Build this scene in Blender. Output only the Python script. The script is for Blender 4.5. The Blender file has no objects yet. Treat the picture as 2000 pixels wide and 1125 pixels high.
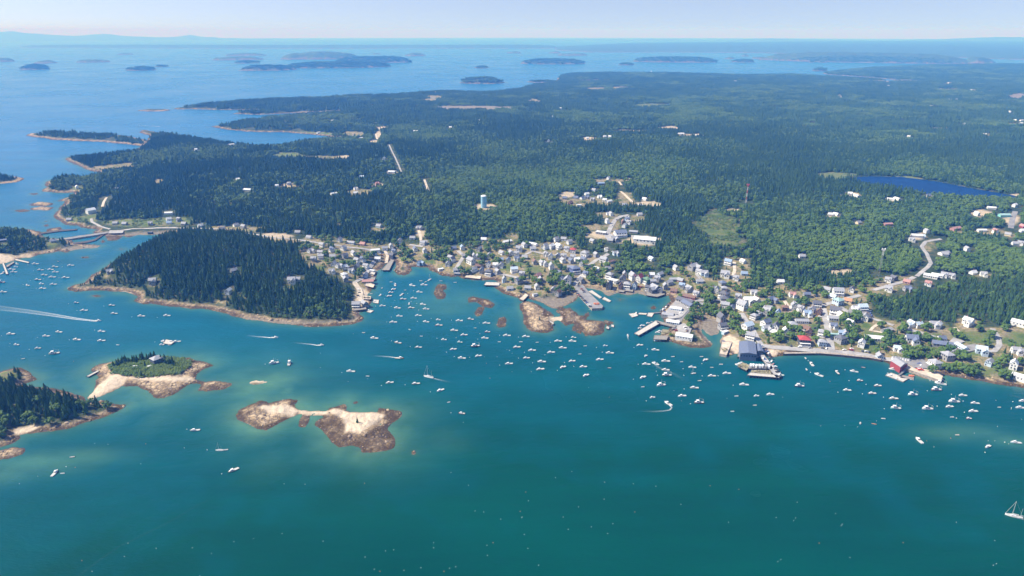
import bpy, bmesh, math, random
import numpy as np
from mathutils import Vector, Matrix

rnd = random.Random(11)
rng = np.random.default_rng(7)
sc = bpy.context.scene
C = sc.collection

# ------------------------------------------------------------------ camera, sky, sun, exposure
H = 360.0                                   # the aircraft's height over the harbour, metres
PITCH = math.radians(20.7)
FPX = 2000 * 24.0 / 36.0
cam = bpy.data.objects.new('camera', bpy.data.cameras.new('camera'))
C.objects.link(cam)
cam.data.lens = 24.0
cam.data.sensor_width = 36.0
cam.data.clip_start = 1.0
cam.data.clip_end = 250000.0
cam.location = (0, 0, H)
cam.rotation_euler = (math.radians(90) - PITCH, 0, 0)
sc.camera = cam

SUN_AZ = math.radians(-86.0)                # clockwise from straight ahead (+Y): the sun stands on the left
SUN_EL = math.radians(47.0)
world = bpy.data.worlds.new("World")
sc.world = world
world.use_nodes = True
wn = world.node_tree
bg = wn.nodes['Background']
sky = wn.nodes.new('ShaderNodeTexSky')
sky.sky_type = 'NISHITA'
sky.sun_disc = False
sky.sun_elevation = SUN_EL
sky.sun_rotation = SUN_AZ
sky.altitude = 300
sky.air_density = 1.0
sky.dust_density = 1.2
sky.ozone_density = 1.0
tcw = wn.nodes.new('ShaderNodeTexCoord')
va = wn.nodes.new('ShaderNodeVectorMath'); va.operation = 'ADD'; va.inputs[1].default_value = (0, 0, 0.11)   # the whitest band lies below the horizon
wn.links.new(tcw.outputs['Generated'], va.inputs[0]); wn.links.new(va.outputs[0], sky.inputs['Vector'])
tint = wn.nodes.new('ShaderNodeMix'); tint.data_type = 'RGBA'; tint.blend_type = 'MULTIPLY'; tint.inputs[0].default_value = 1.0
tint.inputs[7].default_value = (1.06, 0.965, 1.05, 1)                                # a faint lavender summer sky
wn.links.new(sky.outputs[0], tint.inputs[6]); wn.links.new(tint.outputs[2], bg.inputs['Color'])
bg.inputs['Strength'].default_value = 0.105

sun = bpy.data.objects.new('sun', bpy.data.lights.new('sun', 'SUN'))
C.objects.link(sun)
sun.data.energy = 4.8
sun.data.angle = math.radians(0.5)
sun.data.color = (1.0, 0.96, 0.91)
sdir = Vector((math.sin(SUN_AZ) * math.cos(SUN_EL), math.cos(SUN_AZ) * math.cos(SUN_EL), math.sin(SUN_EL)))
sun.rotation_euler = sdir.to_track_quat('Z', 'Y').to_euler()

sc.view_settings.view_transform = 'Standard'
sc.view_settings.look = 'None'
sc.view_settings.gamma = 1.0
sc.view_settings.exposure = 0.65
sc.cycles.use_denoising = True
sc.cycles.denoising_prefilter = 'ACCURATE'
sc.cycles.denoising_input_passes = 'RGB_ALBEDO_NORMAL'
sc.cycles.max_bounces = 5
sc.cycles.diffuse_bounces = 2
sc.cycles.glossy_bounces = 2
sc.cycles.transparent_max_bounces = 6
sc.cycles.volume_bounces = 0
sc.cycles.caustics_reflective = False
sc.cycles.caustics_refractive = False
sc.cycles.sample_clamp_indirect = 4.0

# ------------------------------------------------------------------ small helpers
def empty(name, loc, rz=0.0):
    o = bpy.data.objects.new(name, None)
    o.empty_display_size = 1.0
    C.objects.link(o)
    o.location = loc
    o.rotation_euler = (0, 0, rz)
    return o

def tag(o, label=None, cat=None, group=None, kind=None):
    if label: o['label'] = label
    if cat: o['category'] = cat
    if group: o['group'] = group
    if kind: o['kind'] = kind
    return o

def mesh_np(name, verts, faces, mat=None, smooth=False):
    me = bpy.data.meshes.new(name)
    verts = np.asarray(verts, dtype=np.float32)
    faces = np.asarray(faces, dtype=np.int32)
    n, k = faces.shape
    me.vertices.add(len(verts)); me.vertices.foreach_set('co', verts.ravel())
    me.loops.add(n * k); me.loops.foreach_set('vertex_index', faces.ravel())
    me.polygons.add(n)
    me.polygons.foreach_set('loop_start', np.arange(0, n * k, k, dtype=np.int32))
    if smooth:
        me.polygons.foreach_set('use_smooth', np.ones(n, dtype=bool))
    me.update(calc_edges=True)
    if mat is not None: me.materials.append(mat)
    return me

def attr(me, name, arr):
    a = me.attributes.new(name, 'FLOAT', 'POINT')
    a.data.foreach_set('value', np.asarray(arr, dtype=np.float32))

class MB:
    """Collects shapes into one mesh."""
    def __init__(self):
        self.v = []; self.f = []
    def poly(self, pts):
        b = len(self.v); self.v += [tuple(p) for p in pts]; self.f.append(tuple(range(b, b + len(pts))))
    def box(self, c, s, rz=0.0, taper=1.0):
        cx, cy, cz = c; sx, sy, sz = s[0] / 2, s[1] / 2, s[2] / 2
        ca, sa = math.cos(rz), math.sin(rz)
        b = len(self.v)
        for k, (dx, dy, dz) in enumerate([(-1,-1,-1),(1,-1,-1),(1,1,-1),(-1,1,-1),(-1,-1,1),(1,-1,1),(1,1,1),(-1,1,1)]):
            t = taper if dz > 0 else 1.0
            x, y = dx * sx * t, dy * sy * t
            self.v.append((cx + x * ca - y * sa, cy + x * sa + y * ca, cz + dz * sz))
        for q in [(0,3,2,1),(4,5,6,7),(0,1,5,4),(1,2,6,5),(2,3,7,6),(3,0,4,7)]:
            self.f.append(tuple(b + i for i in q))
    def tube(self, p0, p1, r0, r1=None, n=6, caps=True):
        r1 = r0 if r1 is None else r1
        p0, p1 = Vector(p0), Vector(p1)
        ax = (p1 - p0).normalized()
        u = ax.orthogonal().normalized(); w = ax.cross(u)
        b = len(self.v)
        for p, r in ((p0, r0), (p1, r1)):
            for i in range(n):
                a = 2 * math.pi * i / n
                self.v.append(tuple(p + (u * math.cos(a) + w * math.sin(a)) * r))
        for i in range(n):
            j = (i + 1) % n
            self.f.append((b + i, b + j, b + n + j, b + n + i))
        if caps:
            self.f.append(tuple(b + i for i in reversed(range(n))))
            self.f.append(tuple(b + n + i for i in range(n)))
    def prism(self, pts, z0, z1):
        """vertical extrusion of a plan outline"""
        a = sum(pts[i][0] * pts[(i + 1) % len(pts)][1] - pts[(i + 1) % len(pts)][0] * pts[i][1] for i in range(len(pts)))
        if a < 0: pts = pts[::-1]
        n = len(pts); b = len(self.v)
        self.v += [(p[0], p[1], z0) for p in pts] + [(p[0], p[1], z1) for p in pts]
        for i in range(n):
            j = (i + 1) % n
            self.f.append((b + i, b + j, b + n + j, b + n + i))
        self.f.append(tuple(b + i for i in reversed(range(n))))
        self.f.append(tuple(b + n + i for i in range(n)))
    def mesh(self, name, mat=None, smooth=False):
        me = bpy.data.meshes.new(name)
        me.from_pydata(self.v, [], self.f)
        if smooth:
            for p in me.polygons: p.use_smooth = True
        me.update()
        if mat is not None: me.materials.append(mat)
        return me
    def build(self, name, mat, parent=None, smooth=False):
        return put(name, self.mesh(name, mat, smooth), parent)

def put(name, me, parent=None, loc=None):
    o = bpy.data.objects.new(name, me)
    C.objects.link(o)
    if parent is not None: o.parent = parent
    if loc is not None: o.location = loc
    return o

# ------------------------------------------------------------------ noise in numpy
def _hash(ix, iy, seed):
    h = (ix.astype(np.int64) * 374761393 + iy.astype(np.int64) * 668265263 + seed * 1442695041) & 0xFFFFFFFF
    h = ((h ^ (h >> 13)) * 1274126177) & 0xFFFFFFFF
    h = h ^ (h >> 16)
    return (h & 0xFFFF).astype(np.float64) / 65535.0
def vnoise(x, y, seed=0):
    ix, iy = np.floor(x), np.floor(y)
    fx, fy = x - ix, y - iy
    fx = fx * fx * (3 - 2 * fx); fy = fy * fy * (3 - 2 * fy)
    a = _hash(ix, iy, seed); b = _hash(ix + 1, iy, seed)
    c = _hash(ix, iy + 1, seed); d = _hash(ix + 1, iy + 1, seed)
    return (a * (1 - fx) + b * fx) * (1 - fy) + (c * (1 - fx) + d * fx) * fy
def fbm(x, y, seed=0, octs=3):
    s = 0; t = 0; a = 1.0
    for k in range(octs):
        s = s + a * vnoise(x * 2 ** k, y * 2 ** k, seed + k * 17); t += a; a *= 0.5
    return s / t - 0.5                      # -0.5 .. 0.5

# ------------------------------------------------------------------ from the picture's lines of sight to the ground
KE = 1.0 / (2 * 6371000.0 * 1.15)           # the earth's curve (with refraction): drop = KE * r^2
def ray(px, py):
    x = (px - 1000.0) / FPX; y = -(py - 562.5) / FPX
    return x, math.cos(PITCH) + y * math.sin(PITCH), -math.sin(PITCH) + y * math.cos(PITCH)
def sea_pt(px, py, z=0.0):
    """where a line of sight meets the level z over the curved sea"""
    dx, dy, dz = ray(px, py)
    dh2 = dx * dx + dy * dy
    a, b, c = KE * dh2, dz, H - z
    disc = b * b - 4 * a * c
    t = (-b - math.sqrt(max(disc, 0.0))) / (2 * a) if b < 0 else 90000.0
    return (dx * t, dy * t)

def sdist(X, Y, poly, margin=400.0):
    """signed distance to an outline, positive inside; -margin far away"""
    P = np.asarray(poly, dtype=np.float64)
    out = np.full(X.shape, -margin)
    m = (X > P[:, 0].min() - margin) & (X < P[:, 0].max() + margin) & (Y > P[:, 1].min() - margin) & (Y < P[:, 1].max() + margin)
    if not m.any(): return out
    x, y = X[m], Y[m]
    d2 = np.full(x.shape, 1e18); ins = np.zeros(x.shape, dtype=bool)
    n = len(P)
    for i in range(n):
        ax, ay = P[i]; bx, by = P[(i + 1) % n]
        ex, ey = bx - ax, by - ay
        l2 = ex * ex + ey * ey + 1e-9
        t = np.clip(((x - ax) * ex + (y - ay) * ey) / l2, 0, 1)
        d2 = np.minimum(d2, (x - ax - t * ex) ** 2 + (y - ay - t * ey) ** 2)
        c = ((ay > y) != (by > y)) & (x < ex * (y - ay) / (ey if ey != 0 else 1e-12) + ax)
        ins ^= c
    d = np.sqrt(d2)
    out[m] = np.where(ins, d, np.maximum(-d, -margin))
    return out

def P_(s):
    return [tuple(float(v) for v in t.split(',')) for t in s.split()]

# ------------------------------------------------------------------ coastlines (traced at the waterline)
MAIN = P_("""2300,830 2000,757 1960,752 1900,742 1860,735 1845,730 1838,743 1800,737 1770,724 1760,715 1742,712 1720,703 1700,700
1680,698 1640,694 1600,691 1560,690 1530,692 1506,697 1495,688 1470,690 1445,690 1425,695 1405,694 1407,670 1412,655 1405,640
1395,625 1378,625 1370,640 1375,655 1385,665 1392,672 1385,677 1350,678 1330,675 1310,668 1285,662 1292,652 1312,640 1300,632
1293,622 1287,612 1298,598 1310,588 1305,578 1285,580 1262,577 1245,572 1225,577 1205,572 1190,577 1170,567 1150,562 1140,560
1132,574 1120,588 1105,596 1092,604 1080,602 1062,591 1040,584 1030,577 1015,583 1000,578 985,573 972,566 962,556 972,549 960,546
940,546 925,546 905,543 895,540 880,541 860,537 845,530 835,523 820,522 803,521 800,535 790,538 775,536 770,528 772,513 764,508
745,527 735,530 733,540 727,548 725,556 728,565 722,575 725,590 717,600 702,612 708,621 705,626 690,632 660,636 630,638 600,637
570,634 540,632 510,627 480,622 455,617 440,612 425,608 410,604 395,601 375,603 350,599 325,596 305,594 290,592 276,592 262,588
266,579 255,573 240,570 220,569 205,566 190,567 170,567 150,568 136,566 138,560 150,556 165,553 180,540 215,515 250,497 280,480
310,466 342,455 330,456 300,459 270,458 250,463 230,459 215,463 200,459 188,461 182,453 188,448 160,444 150,441 140,440 125,437
113,430 107,420 112,410 124,399 127,393 113,393 125,388 140,383 142,376 125,377 105,376 82,373 92,366 88,355 100,351 130,347
150,346 165,348 185,342 203,340 188,335 165,330 150,323 132,317 125,309 140,306 180,306 230,302 262,297 272,290 292,272 288,263
272,258 280,254 330,262 400,272 450,281 520,287 560,283 600,274 640,272 655,268 620,264 600,262 560,258 500,258 460,255 430,250
408,247 440,243 470,238 500,234 560,228 620,222 665,217 640,218 560,222 500,224 455,222 470,219 520,216 500,215 450,215 400,214
335,213 345,211 400,204 520,196 640,192 700,187 760,187 850,180 950,182 1000,177 1040,167 1085,160 1095,147 1120,144 1300,144
1480,148 1540,146 1600,150 1700,156 1770,161 1740,155 1680,150 1620,146 1605,143 1640,138 1700,133 1800,129 2000,127 2500,126
2900,300 2700,600""")
# name, outline, inland height, slope length, rock belt, weed belt, forested
LANDS = [
 ('main', MAIN, 26, 330, 10, 7, 1),
 ('mudflat', P_('1368,634 1380,623 1396,624 1406,640 1404,652 1388,656 1378,650'), 0.2, 20, 0, 0, 0),
 ('lower_left', P_("-300,740 -60,736 0,727 20,721 40,719 60,730 78,740 60,747 48,750 75,756 110,762 140,768 165,775 172,782 200,783 215,787 248,790 240,797 215,808 190,818 160,828 130,838 100,843 60,845 30,848 35,856 20,866 0,873 -100,885 -300,900"), 9, 60, 8, 6, 1),
 ('left_rock', P_("-60,884 0,881 25,874 50,876 45,886 20,894 -20,900 -60,905"), 1.5, 30, 40, 3, 0),
 ('house_islet', P_("""176,722 193,713 215,708 265,703 302,699 330,699 361,699 371,699 385,705 415,714 394,722 385,731 382,740 400,746 421,745 454,750
437,758 406,764 384,762 394,755 391,749 374,750 355,761 340,770 319,778 304,774 287,762 268,753 238,753 220,764 197,774 178,782 166,778 182,764
190,750 187,744 196,737 188,731"""), 4, 40, 30, 4.5, 1),
 ('twin_bar', P_("""460,812 467,800 494,788 508,782 520,784 525,789 548,782 562,780 580,783 571,791 576,799 585,802 607,804 641,803 644,797 657,795
672,790 676,795 674,802 683,806 712,807 737,805 740,797 761,801 783,805 781,812 765,828 758,839 770,858 768,874 747,881 721,886 704,885
702,875 686,870 660,874 649,863 639,847 625,835 614,830 618,823 635,814 625,810 606,811 586,808 572,814 558,821 537,833 520,841 502,839
485,828 464,818"""), 2.2, 26, 60, 6, 0),
 ('bar_weed', P_("592,810 604,812 603,824 596,835 582,834 584,822"), 0.2, 20, 60, 60, 0),
 ('granite_west', P_("1017,595 1025,590 1037,591 1050,597 1067,607 1062,614 1075,620 1082,627 1079,632 1082,644 1070,650 1037,648 1027,641 1021,627 1021,610"), 5, 25, 80, 6.5, 0),
 ('granite_east', P_("1092,612 1102,604 1112,602 1125,610 1132,615 1145,616 1150,620 1144,624 1162,625 1186,630 1180,635 1179,647 1172,652 1156,656 1140,650 1126,640 1120,632 1104,637 1096,627"), 4, 25, 80, 8, 0),
 ('granite_tie', P_("1074,620 1096,619 1096,625 1078,625"), 0.3, 20, 0, 0, 0),
 ('ledge', P_('1084,607 1097,600 1108,604 1101,613 1089,613'), 0.5, 20, 60, 60, 0),
 ('ledge', P_('1058,605 1074,609 1084,617 1070,619 1060,612'), 0.5, 20, 60, 60, 0),
 ('ledge', P_('1119,633 1140,641 1134,652 1117,645'), 0.7, 20, 60, 9, 0),
 ('ledge', P_('1180,625 1198,630 1187,638'), 0.4, 20, 60, 60, 0),
 ('ledge', P_('1140,614 1150,610 1152,617 1145,620'), 0.5, 20, 60, 60, 0),
 ('ledge', P_('1205,584 1216,582 1220,586 1209,588'), 0.3, 20, 60, 60, 0),
 ('ledge', P_('204,463 230,458 241,462 226,470 209,470'), 0.4, 20, 60, 60, 0),
 ('ledge', P_('229,487 236,485 246,487 238,489'), 0.4, 20, 60, 60, 0),
 ('ledge', P_('196,470 203,467 206,472 199,475'), 0.4, 20, 60, 60, 0),
 ('ledge', P_('84,440 92,438 97,441 90,443'), 0.5, 20, 60, 60, 0),
 ('ledge', P_('86,432 92,431 94,433 88,434'), 0.4, 20, 60, 60, 0),
 ('ledge', P_('161,502 171,501 173,503 164,504'), 0.3, 20, 60, 60, 0),
 ('ledge', P_("848,572 852,560 858,555 870,556 872,564 864,566 870,575 868,583 855,584"), 1.2, 20, 60, 8, 0),
 ('ledge', P_("912,581 925,579 940,583 955,585 966,594 958,601 945,598 930,590 915,591"), 1.2, 20, 60, 8, 0),
 ('ledge', P_("927,612 935,600 945,601 940,615 932,617"), 0.6, 20, 60, 60, 0),
 ('ledge', P_("970,636 975,622 985,618 990,625 985,638 975,640"), 0.6, 20, 60, 60, 0),
 ('ledge', P_("178,577 190,575 201,578 195,581 182,580"), 0.7, 20, 60, 5, 0),
 ('ledge', P_("1269,601 1276,597 1283,600 1280,604 1272,604"), 0.7, 20, 60, 5, 0),
 ('ledge', P_("1140,649 1150,646 1152,654 1144,656"), 0.4, 20, 60, 60, 0),
 ('ledge', P_("263,588 275,583 292,587 290,594 272,593"), 0.8, 20, 60, 6, 0),
 ('ledge', P_("806,882 808,881 811,883 809,887 806,886"), 0.8, 10, 60, 60, 0),
 ('ledge', P_("690,786 696,784 699,787 693,789"), 0.3, 10, 60, 60, 0),
 ('sand_bar', P_("483,747 500,743 515,744 523,746 510,750 495,751"), 0.2, 20, 0, 0, 0),
 ('wood_islet', P_("-40,347 10,343 30,346 45,350 30,356 10,358 -40,361"), 3, 40, 13, 5, 1),
 ('ledge', P_("54,399 80,394 107,398 95,402 62,402"), 1.5, 30, 60, 5, 0),
 ('ledge', P_("60,407 85,403 105,405 95,411 65,410"), 1.5, 30, 60, 5, 0),
 ('ledge', P_("28,411 45,409 56,412 40,414"), 0.4, 30, 60, 60, 0),
 ('ledge', P_("60,378 72,377 73,380 62,381"), 0.4, 30, 60, 60, 0),
 ('ledge', P_("92,447 115,444 122,449 105,453 94,452"), 0.8, 30, 60, 9, 0),
 ('boatyard', P_("-200,520 0,516 15,513 30,508 50,502 58,503 75,497 100,494 115,491 130,493 145,487 190,484 197,480 150,476 143,470 120,466 95,466 85,463 78,457 60,450 30,447 0,446 -200,446"), 13, 90, 12, 6, 1),
 ('long_islet', P_("52,264 75,269 110,273 160,276 200,277 240,281 285,286 292,281 283,274 270,269 230,264 200,263 120,260 62,260"), 9, 120, 16, 7, 1),
 ('far_islet', P_("268,216 290,213 325,213 333,215 320,217 285,218"), 6, 90, 18, 8, 1),
 ('far_islet', P_("1030,160 1050,158 1092,158.5 1080,161 1050,161.5"), 4, 90, 18, 8, 1),
]
def ell(x0, x1, yt, yb, depth=0.42):
    """an island far out, from its width and its height above the waterline"""
    xm = (x0 + x1) / 2
    gx, gy = sea_pt(xm, yb)
    r = math.hypot(gx, gy)
    ax, ay = sea_pt(x0, yb); bx, by = sea_pt(x1, yb)
    w = math.hypot(bx - ax, by - ay) / 2
    d = min(max(w * depth, 140), 1400)
    cx, cy = gx * (r + d) / r, gy * (r + d) / r
    ux, uy = gy / r, -gx / r
    vx, vy = gx / r, gy / r
    pts = []
    for k in range(26):
        a = 2 * math.pi * k / 26
        q = 1 + 0.28 * float(fbm(np.array([math.cos(a) * 1.7 + x0]), np.array([math.sin(a) * 1.7 + yb]), 5)[0])
        pts.append((cx + (ux * math.cos(a) * w + vx * math.sin(a) * d) * q, cy + (uy * math.cos(a) * w + vy * math.sin(a) * d) * q))
    hgt = max((yb - yt) / FPX * r * 1.05 - 6, 4)
    return pts, hgt, d * 0.55
FAR = [(-20,28,115,121),(42,98,128,136.5),(72,110,119,124),(152,212,118,122),(250,305,131,138),(230,258,104.5,107),(303,328,129,131),
 (413,515,112,117.5),(440,517,105,109),(457,510,120,124),(470,580,128,138),(547,705,103,116),(598,660,101,104),(655,808,111,123),
 (560,775,122,133),(727,745,104,106),(788,833,104,109.5),(925,957,130,133.5),(897,988,152,164),(988,1020,101,104),(1012,1146,115,125.5),
 (1070,1098,101,104),(1088,1150,105,108.5),(1207,1240,123.5,127.5),(1236,1400,112,122),(1428,1474,116,122),(1416,1436,112,115),
 (1445,1462,106.5,110),(1468,1500,112,115),(1475,1880,106,122.5),(1530,1546,115,118),(1585,1615,132,139),(1580,1590,120,122.5),
 (1600,1613,120,122.5),(1878,1940,114,125)]
LANDW = [(n, [sea_pt(*p) for p in pts], h, dl, rk, wd, fo) for n, pts, h, dl, rk, wd, fo in LANDS]
for f in FAR:
    pts, hg, dl = ell(*f)
    LANDW.append(('far_island', pts, hg, dl, 3, 2, 1))
LANDW.append(('mainland', [sea_pt(*p) for p in P_("1085,98 1150,102 1240,102.5 1300,102 1400,103 1500,104 1600,106 1700,108 1800,111 1880,113 2000,117 2400,121 2700,100 2400,84 2000,82 1500,83 1200,86 1085,92")], 70, 1500, 3, 2, 1))
LANDW.append(('far_shore', [sea_pt(*p) for p in P_("40,93 200,94 400,95 600,95 800,94.5 1085,95 1085,90 600,90.5 200,90 40,91")], 45, 500, 3, 2, 1))

# ------------------------------------------------------------------ the land's height on a fan of points round the camera's foot
NA, NR = 1100, 900
AZ = np.radians(np.linspace(-49, 49, NA))
R0, R1 = 400.0, 60000.0
RR = R0 * np.exp(np.linspace(0, math.log(R1 / R0), NR))
A2, R2 = np.meshgrid(AZ, RR, indexing='ij')
GX, GY = R2 * np.sin(A2), R2 * np.cos(A2)
CURVE = -KE * R2 ** 2
sclr = np.clip(R2 / 1000.0, 0.7, 8.0)
warp = fbm(GX / 22, GY / 22, 3, 3) * 9 * sclr ** 0.5 + fbm(GX / 70, GY / 70, 9, 2) * 8 * np.clip(sclr - 0.6, 0, 4)
SD = np.full(GX.shape, -400.0); OWN = np.zeros(GX.shape, dtype=np.int16); ZL = np.full(GX.shape, -8.0)
ROCKW = np.zeros(GX.shape); WEEDW = np.zeros(GX.shape); FOR = np.zeros(GX.shape)
hillN = fbm(GX / 420, GY / 420, 21, 3)
for i, (n, pts, h, dl, rk, wd, fo) in enumerate(LANDW):
    far = n in ('mainland', 'far_shore', 'far_island')
    d = sdist(GX, GY, pts, 1500.0 if far else 400.0)
    inb = d > (-1499.0 if far else -399.0)
    d = np.where(inb, d + warp * (0.35 if n in ('granite_tie', 'sand_bar', 'bar_weed', 'mudflat') else 0.6 if h < 3 else 1.0), d)
    dp = np.maximum(d, 0)
    z = np.where(d > 0, 0.1 + (1.0 if h < 1 else 2.6) * (1 - np.exp(-dp / 9.0)) * (0.35 if n == 'main' and False else 1) + h * (1 - np.exp(-np.maximum(dp - 8, 0) / dl)), np.maximum(d * 0.12, -8))
    if n == 'main':
        z = z + np.where(d > 0, hillN * 26 * np.clip((dp - 40) / 350, 0, 1), 0)
    if fo and h > 5:
        z = z + np.where(dp > 0, fbm(GX / 90, GY / 90, 31, 2) * 5 * np.clip(dp / 80, 0, 1), 0)
    if rk > 30 and h > 1.4:                  # bare granite: humps
        z = z + np.where(dp > 0, (fbm(GX / 16, GY / 16, 41, 3) * 5.0 + fbm(GX / 5, GY / 5, 43, 2) * 2.4) * np.clip(dp / 10, 0, 1), 0)
    up = d > SD
    SD = np.where(up, d, SD); OWN = np.where(up, i, OWN); ZL = np.where(up, z, ZL)
    ROCKW = np.where(up, rk, ROCKW); WEEDW = np.where(up, wd, WEEDW); FOR = np.where(up, fo, FOR)
# the headland in front of the village is higher than its distance to the shore gives
def bump(px, py, h, rx, ry):
    global ZL
    x, y = sea_pt(px, py)
    w = np.exp(-((GX - x) / rx) ** 2 - ((GY - y) / ry) ** 2) * np.clip((SD - 10) / 40, 0, 1)
    ZL = ZL + h * w
bump(430, 520, 18, 230, 130)
bump(1110, 470, 12, 260, 160)
bump(930, 425, 14, 300, 150)
# shore roughness
ZL = ZL + np.where(SD > 0, fbm(GX / 7, GY / 7, 51, 2) * 1.6 * np.exp(-np.maximum(SD - 4, 0) / 12.0) * np.clip(SD / 4, 0, 1), 0)

def gi(x, y):
    """fractional indices in the fan"""
    a = np.arctan2(x, y); r = np.hypot(x, y)
    return (a - AZ[0]) / (AZ[1] - AZ[0]), np.log(np.maximum(r, 1) / R0) / math.log(R1 / R0) * (NR - 1)
def look(G, x, y):
    x = np.asarray(x, dtype=np.float64); y = np.asarray(y, dtype=np.float64)
    ia, ir = gi(x, y)
    ia = np.clip(ia, 0, NA - 1.001); ir = np.clip(ir, 0, NR - 1.001)
    i0 = ia.astype(int); j0 = ir.astype(int); fa = ia - i0; fr = ir - j0
    return (G[i0, j0] * (1 - fa) + G[i0 + 1, j0] * fa) * (1 - fr) + (G[i0, j0 + 1] * (1 - fa) + G[i0 + 1, j0 + 1] * fa) * fr
def near(G, x, y):
    ia, ir = gi(np.asarray(x, dtype=np.float64), np.asarray(y, dtype=np.float64))
    return G[np.clip(np.rint(ia).astype(int), 0, NA - 1), np.clip(np.rint(ir).astype(int), 0, NR - 1)]
def zat(x, y):
    return float(look(ZL, [x], [y])[0]) - KE * (x * x + y * y)
def at(px, py, lift=0.0):
    """the point of the land (or sea) seen at a place of the photograph"""
    dx, dy, dz = ray(px, py)
    a = math.atan2(dx, dy); dh = math.hypot(dx, dy)
    fa = min(max((a - AZ[0]) / (AZ[1] - AZ[0]), 0), NA - 1.001); i0 = int(fa); f = fa - i0
    zc = np.maximum(ZL[i0] * (1 - f) + ZL[i0 + 1] * f, 0.0) - KE * RR ** 2 + lift
    g = H + RR / dh * dz - zc
    k = np.argmax(g <= 0)
    if g[k] > 0 or k == 0:
        x, y = sea_pt(px, py); return Vector((x, y, 0))
    t = g[k - 1] / (g[k - 1] - g[k])
    r = RR[k - 1] + t * (RR[k] - RR[k - 1])
    x, y = r * math.sin(a), r * math.cos(a)
    return Vector((x, y, max(zat(x, y), -KE * r * r)))
def sea(px, py, z=0.0):
    x, y = sea_pt(px, py, z)
    return Vector((x, y, z))
# ------------------------------------------------------------------ materials
def nodes_of(name):
    m = bpy.data.materials.new(name)
    m.use_nodes = True
    nt = m.node_tree
    return m, nt, nt.nodes['Principled BSDF'], nt.nodes, nt.links
def mixc(nt, fac, a, b):
    n = nt.nodes.new('ShaderNodeMix'); n.data_type = 'RGBA'
    for sock, v in ((n.inputs[0], fac), (n.inputs[6], a), (n.inputs[7], b)):
        if isinstance(v, (int, float)): sock.default_value = v
        elif isinstance(v, tuple): sock.default_value = (*v, 1) if len(v) == 3 else v
        else: nt.links.new(v, sock)
    return n.outputs[2]
def maths(nt, op, a, b=0.0, clamp=False, c=None):
    n = nt.nodes.new('ShaderNodeMath'); n.operation = op; n.use_clamp = clamp
    for sock, v in ((n.inputs[0], a), (n.inputs[1], b), (n.inputs[2], c)):
        if v is None: continue
        if isinstance(v, (int, float)): sock.default_value = v
        else: nt.links.new(v, sock)
    return n.outputs[0]
def ramp(nt, fac, stops):
    n = nt.nodes.new('ShaderNodeValToRGB')
    el = n.color_ramp.elements
    while len(el) < len(stops): el.new(0.5)
    for e, (p, c) in zip(el, stops):
        e.position = p; e.color = (*c, 1)
    nt.links.new(fac, n.inputs[0])
    return n.outputs[0]
def noise(nt, scale, detail=3.0, rough=0.55, vec=None, out=0):
    n = nt.nodes.new('ShaderNodeTexNoise')
    n.inputs['Scale'].default_value = scale; n.inputs['Detail'].default_value = detail; n.inputs['Roughness'].default_value = rough
    if vec is None:
        g = nt.nodes.new('ShaderNodeNewGeometry'); vec = g.outputs['Position']
    nt.links.new(vec, n.inputs['Vector'])
    return n.outputs[out]
def attrn(nt, name):
    n = nt.nodes.new('ShaderNodeAttribute'); n.attribute_name = name
    return n.outputs['Fac']

def paint(name, col, rough=0.6, var=0.12, scale=0.6, metal=0.0):
    """painted or weathered surface: the colour with slow and fine variation"""
    m, nt, b, N, L = nodes_of(name)
    tc = N.new('ShaderNodeTexCoord')
    f = noise(nt, scale, 4, 0.6, tc.outputs['Object'])
    dark = tuple(c * (1 - var * 1.6) for c in col); light = tuple(min(c * (1 + var), 1) for c in col)
    L.new(ramp(nt, f, [(0.3, dark), (0.7, light)]), b.inputs['Base Color'])
    b.inputs['Roughness'].default_value = rough
    b.inputs['Metallic'].default_value = metal
    return m
PAL = {
 'w': (0.78, 0.78, 0.76), 'g': (0.33, 0.33, 0.33), 'b': (0.25, 0.36, 0.50), 'y': (0.66, 0.58, 0.42), 'r': (0.30, 0.05, 0.055),
 'd': (0.085, 0.09, 0.105), 'k': (0.03, 0.03, 0.035), 'p': (0.40, 0.22, 0.20), 'n': (0.20, 0.12, 0.09), 't': (0.22, 0.52, 0.48),
 's': (0.13, 0.17, 0.25), 'l': (0.50, 0.60, 0.70), 'o': (0.70, 0.26, 0.05), 'e': (0.12, 0.22, 0.14), 'c': (0.12, 0.16, 0.34)}
CNAME = {'w': 'white', 'g': 'grey', 'b': 'blue', 'y': 'cream', 'r': 'red', 'd': 'dark grey', 'k': 'black', 'p': 'pinkish', 'n': 'brown', 't': 'teal',
 's': 'slate blue', 'l': 'pale blue', 'o': 'orange', 'e': 'green', 'c': 'navy blue'}
MW = {k: paint('wall_' + CNAME[k].replace(' ', '_'), v, 0.75, 0.10, 0.5) for k, v in PAL.items()}
ROOFCOL = dict(PAL); ROOFCOL['g'] = (0.33, 0.34, 0.37); ROOFCOL['d'] = (0.12, 0.125, 0.15); ROOFCOL['w'] = (0.66, 0.68, 0.70); ROOFCOL['r'] = (0.42, 0.06, 0.06); ROOFCOL['t'] = (0.30, 0.46, 0.45); ROOFCOL['o'] = (0.50, 0.26, 0.14)
ROOFCOL['s'] = (0.14, 0.17, 0.25); ROOFCOL['b'] = (0.27, 0.36, 0.50)
MW_R = 0
MR = {k: paint('roof_' + CNAME[k].replace(' ', '_'), v, 0.8, 0.18, 1.2) for k, v in ROOFCOL.items()}
MH = {k: paint('hull_' + CNAME[k].replace(' ', '_'), (0.82, 0.82, 0.82) if k == 'w' else v, 0.28, 0.04, 0.4) for k, v in PAL.items()}
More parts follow.
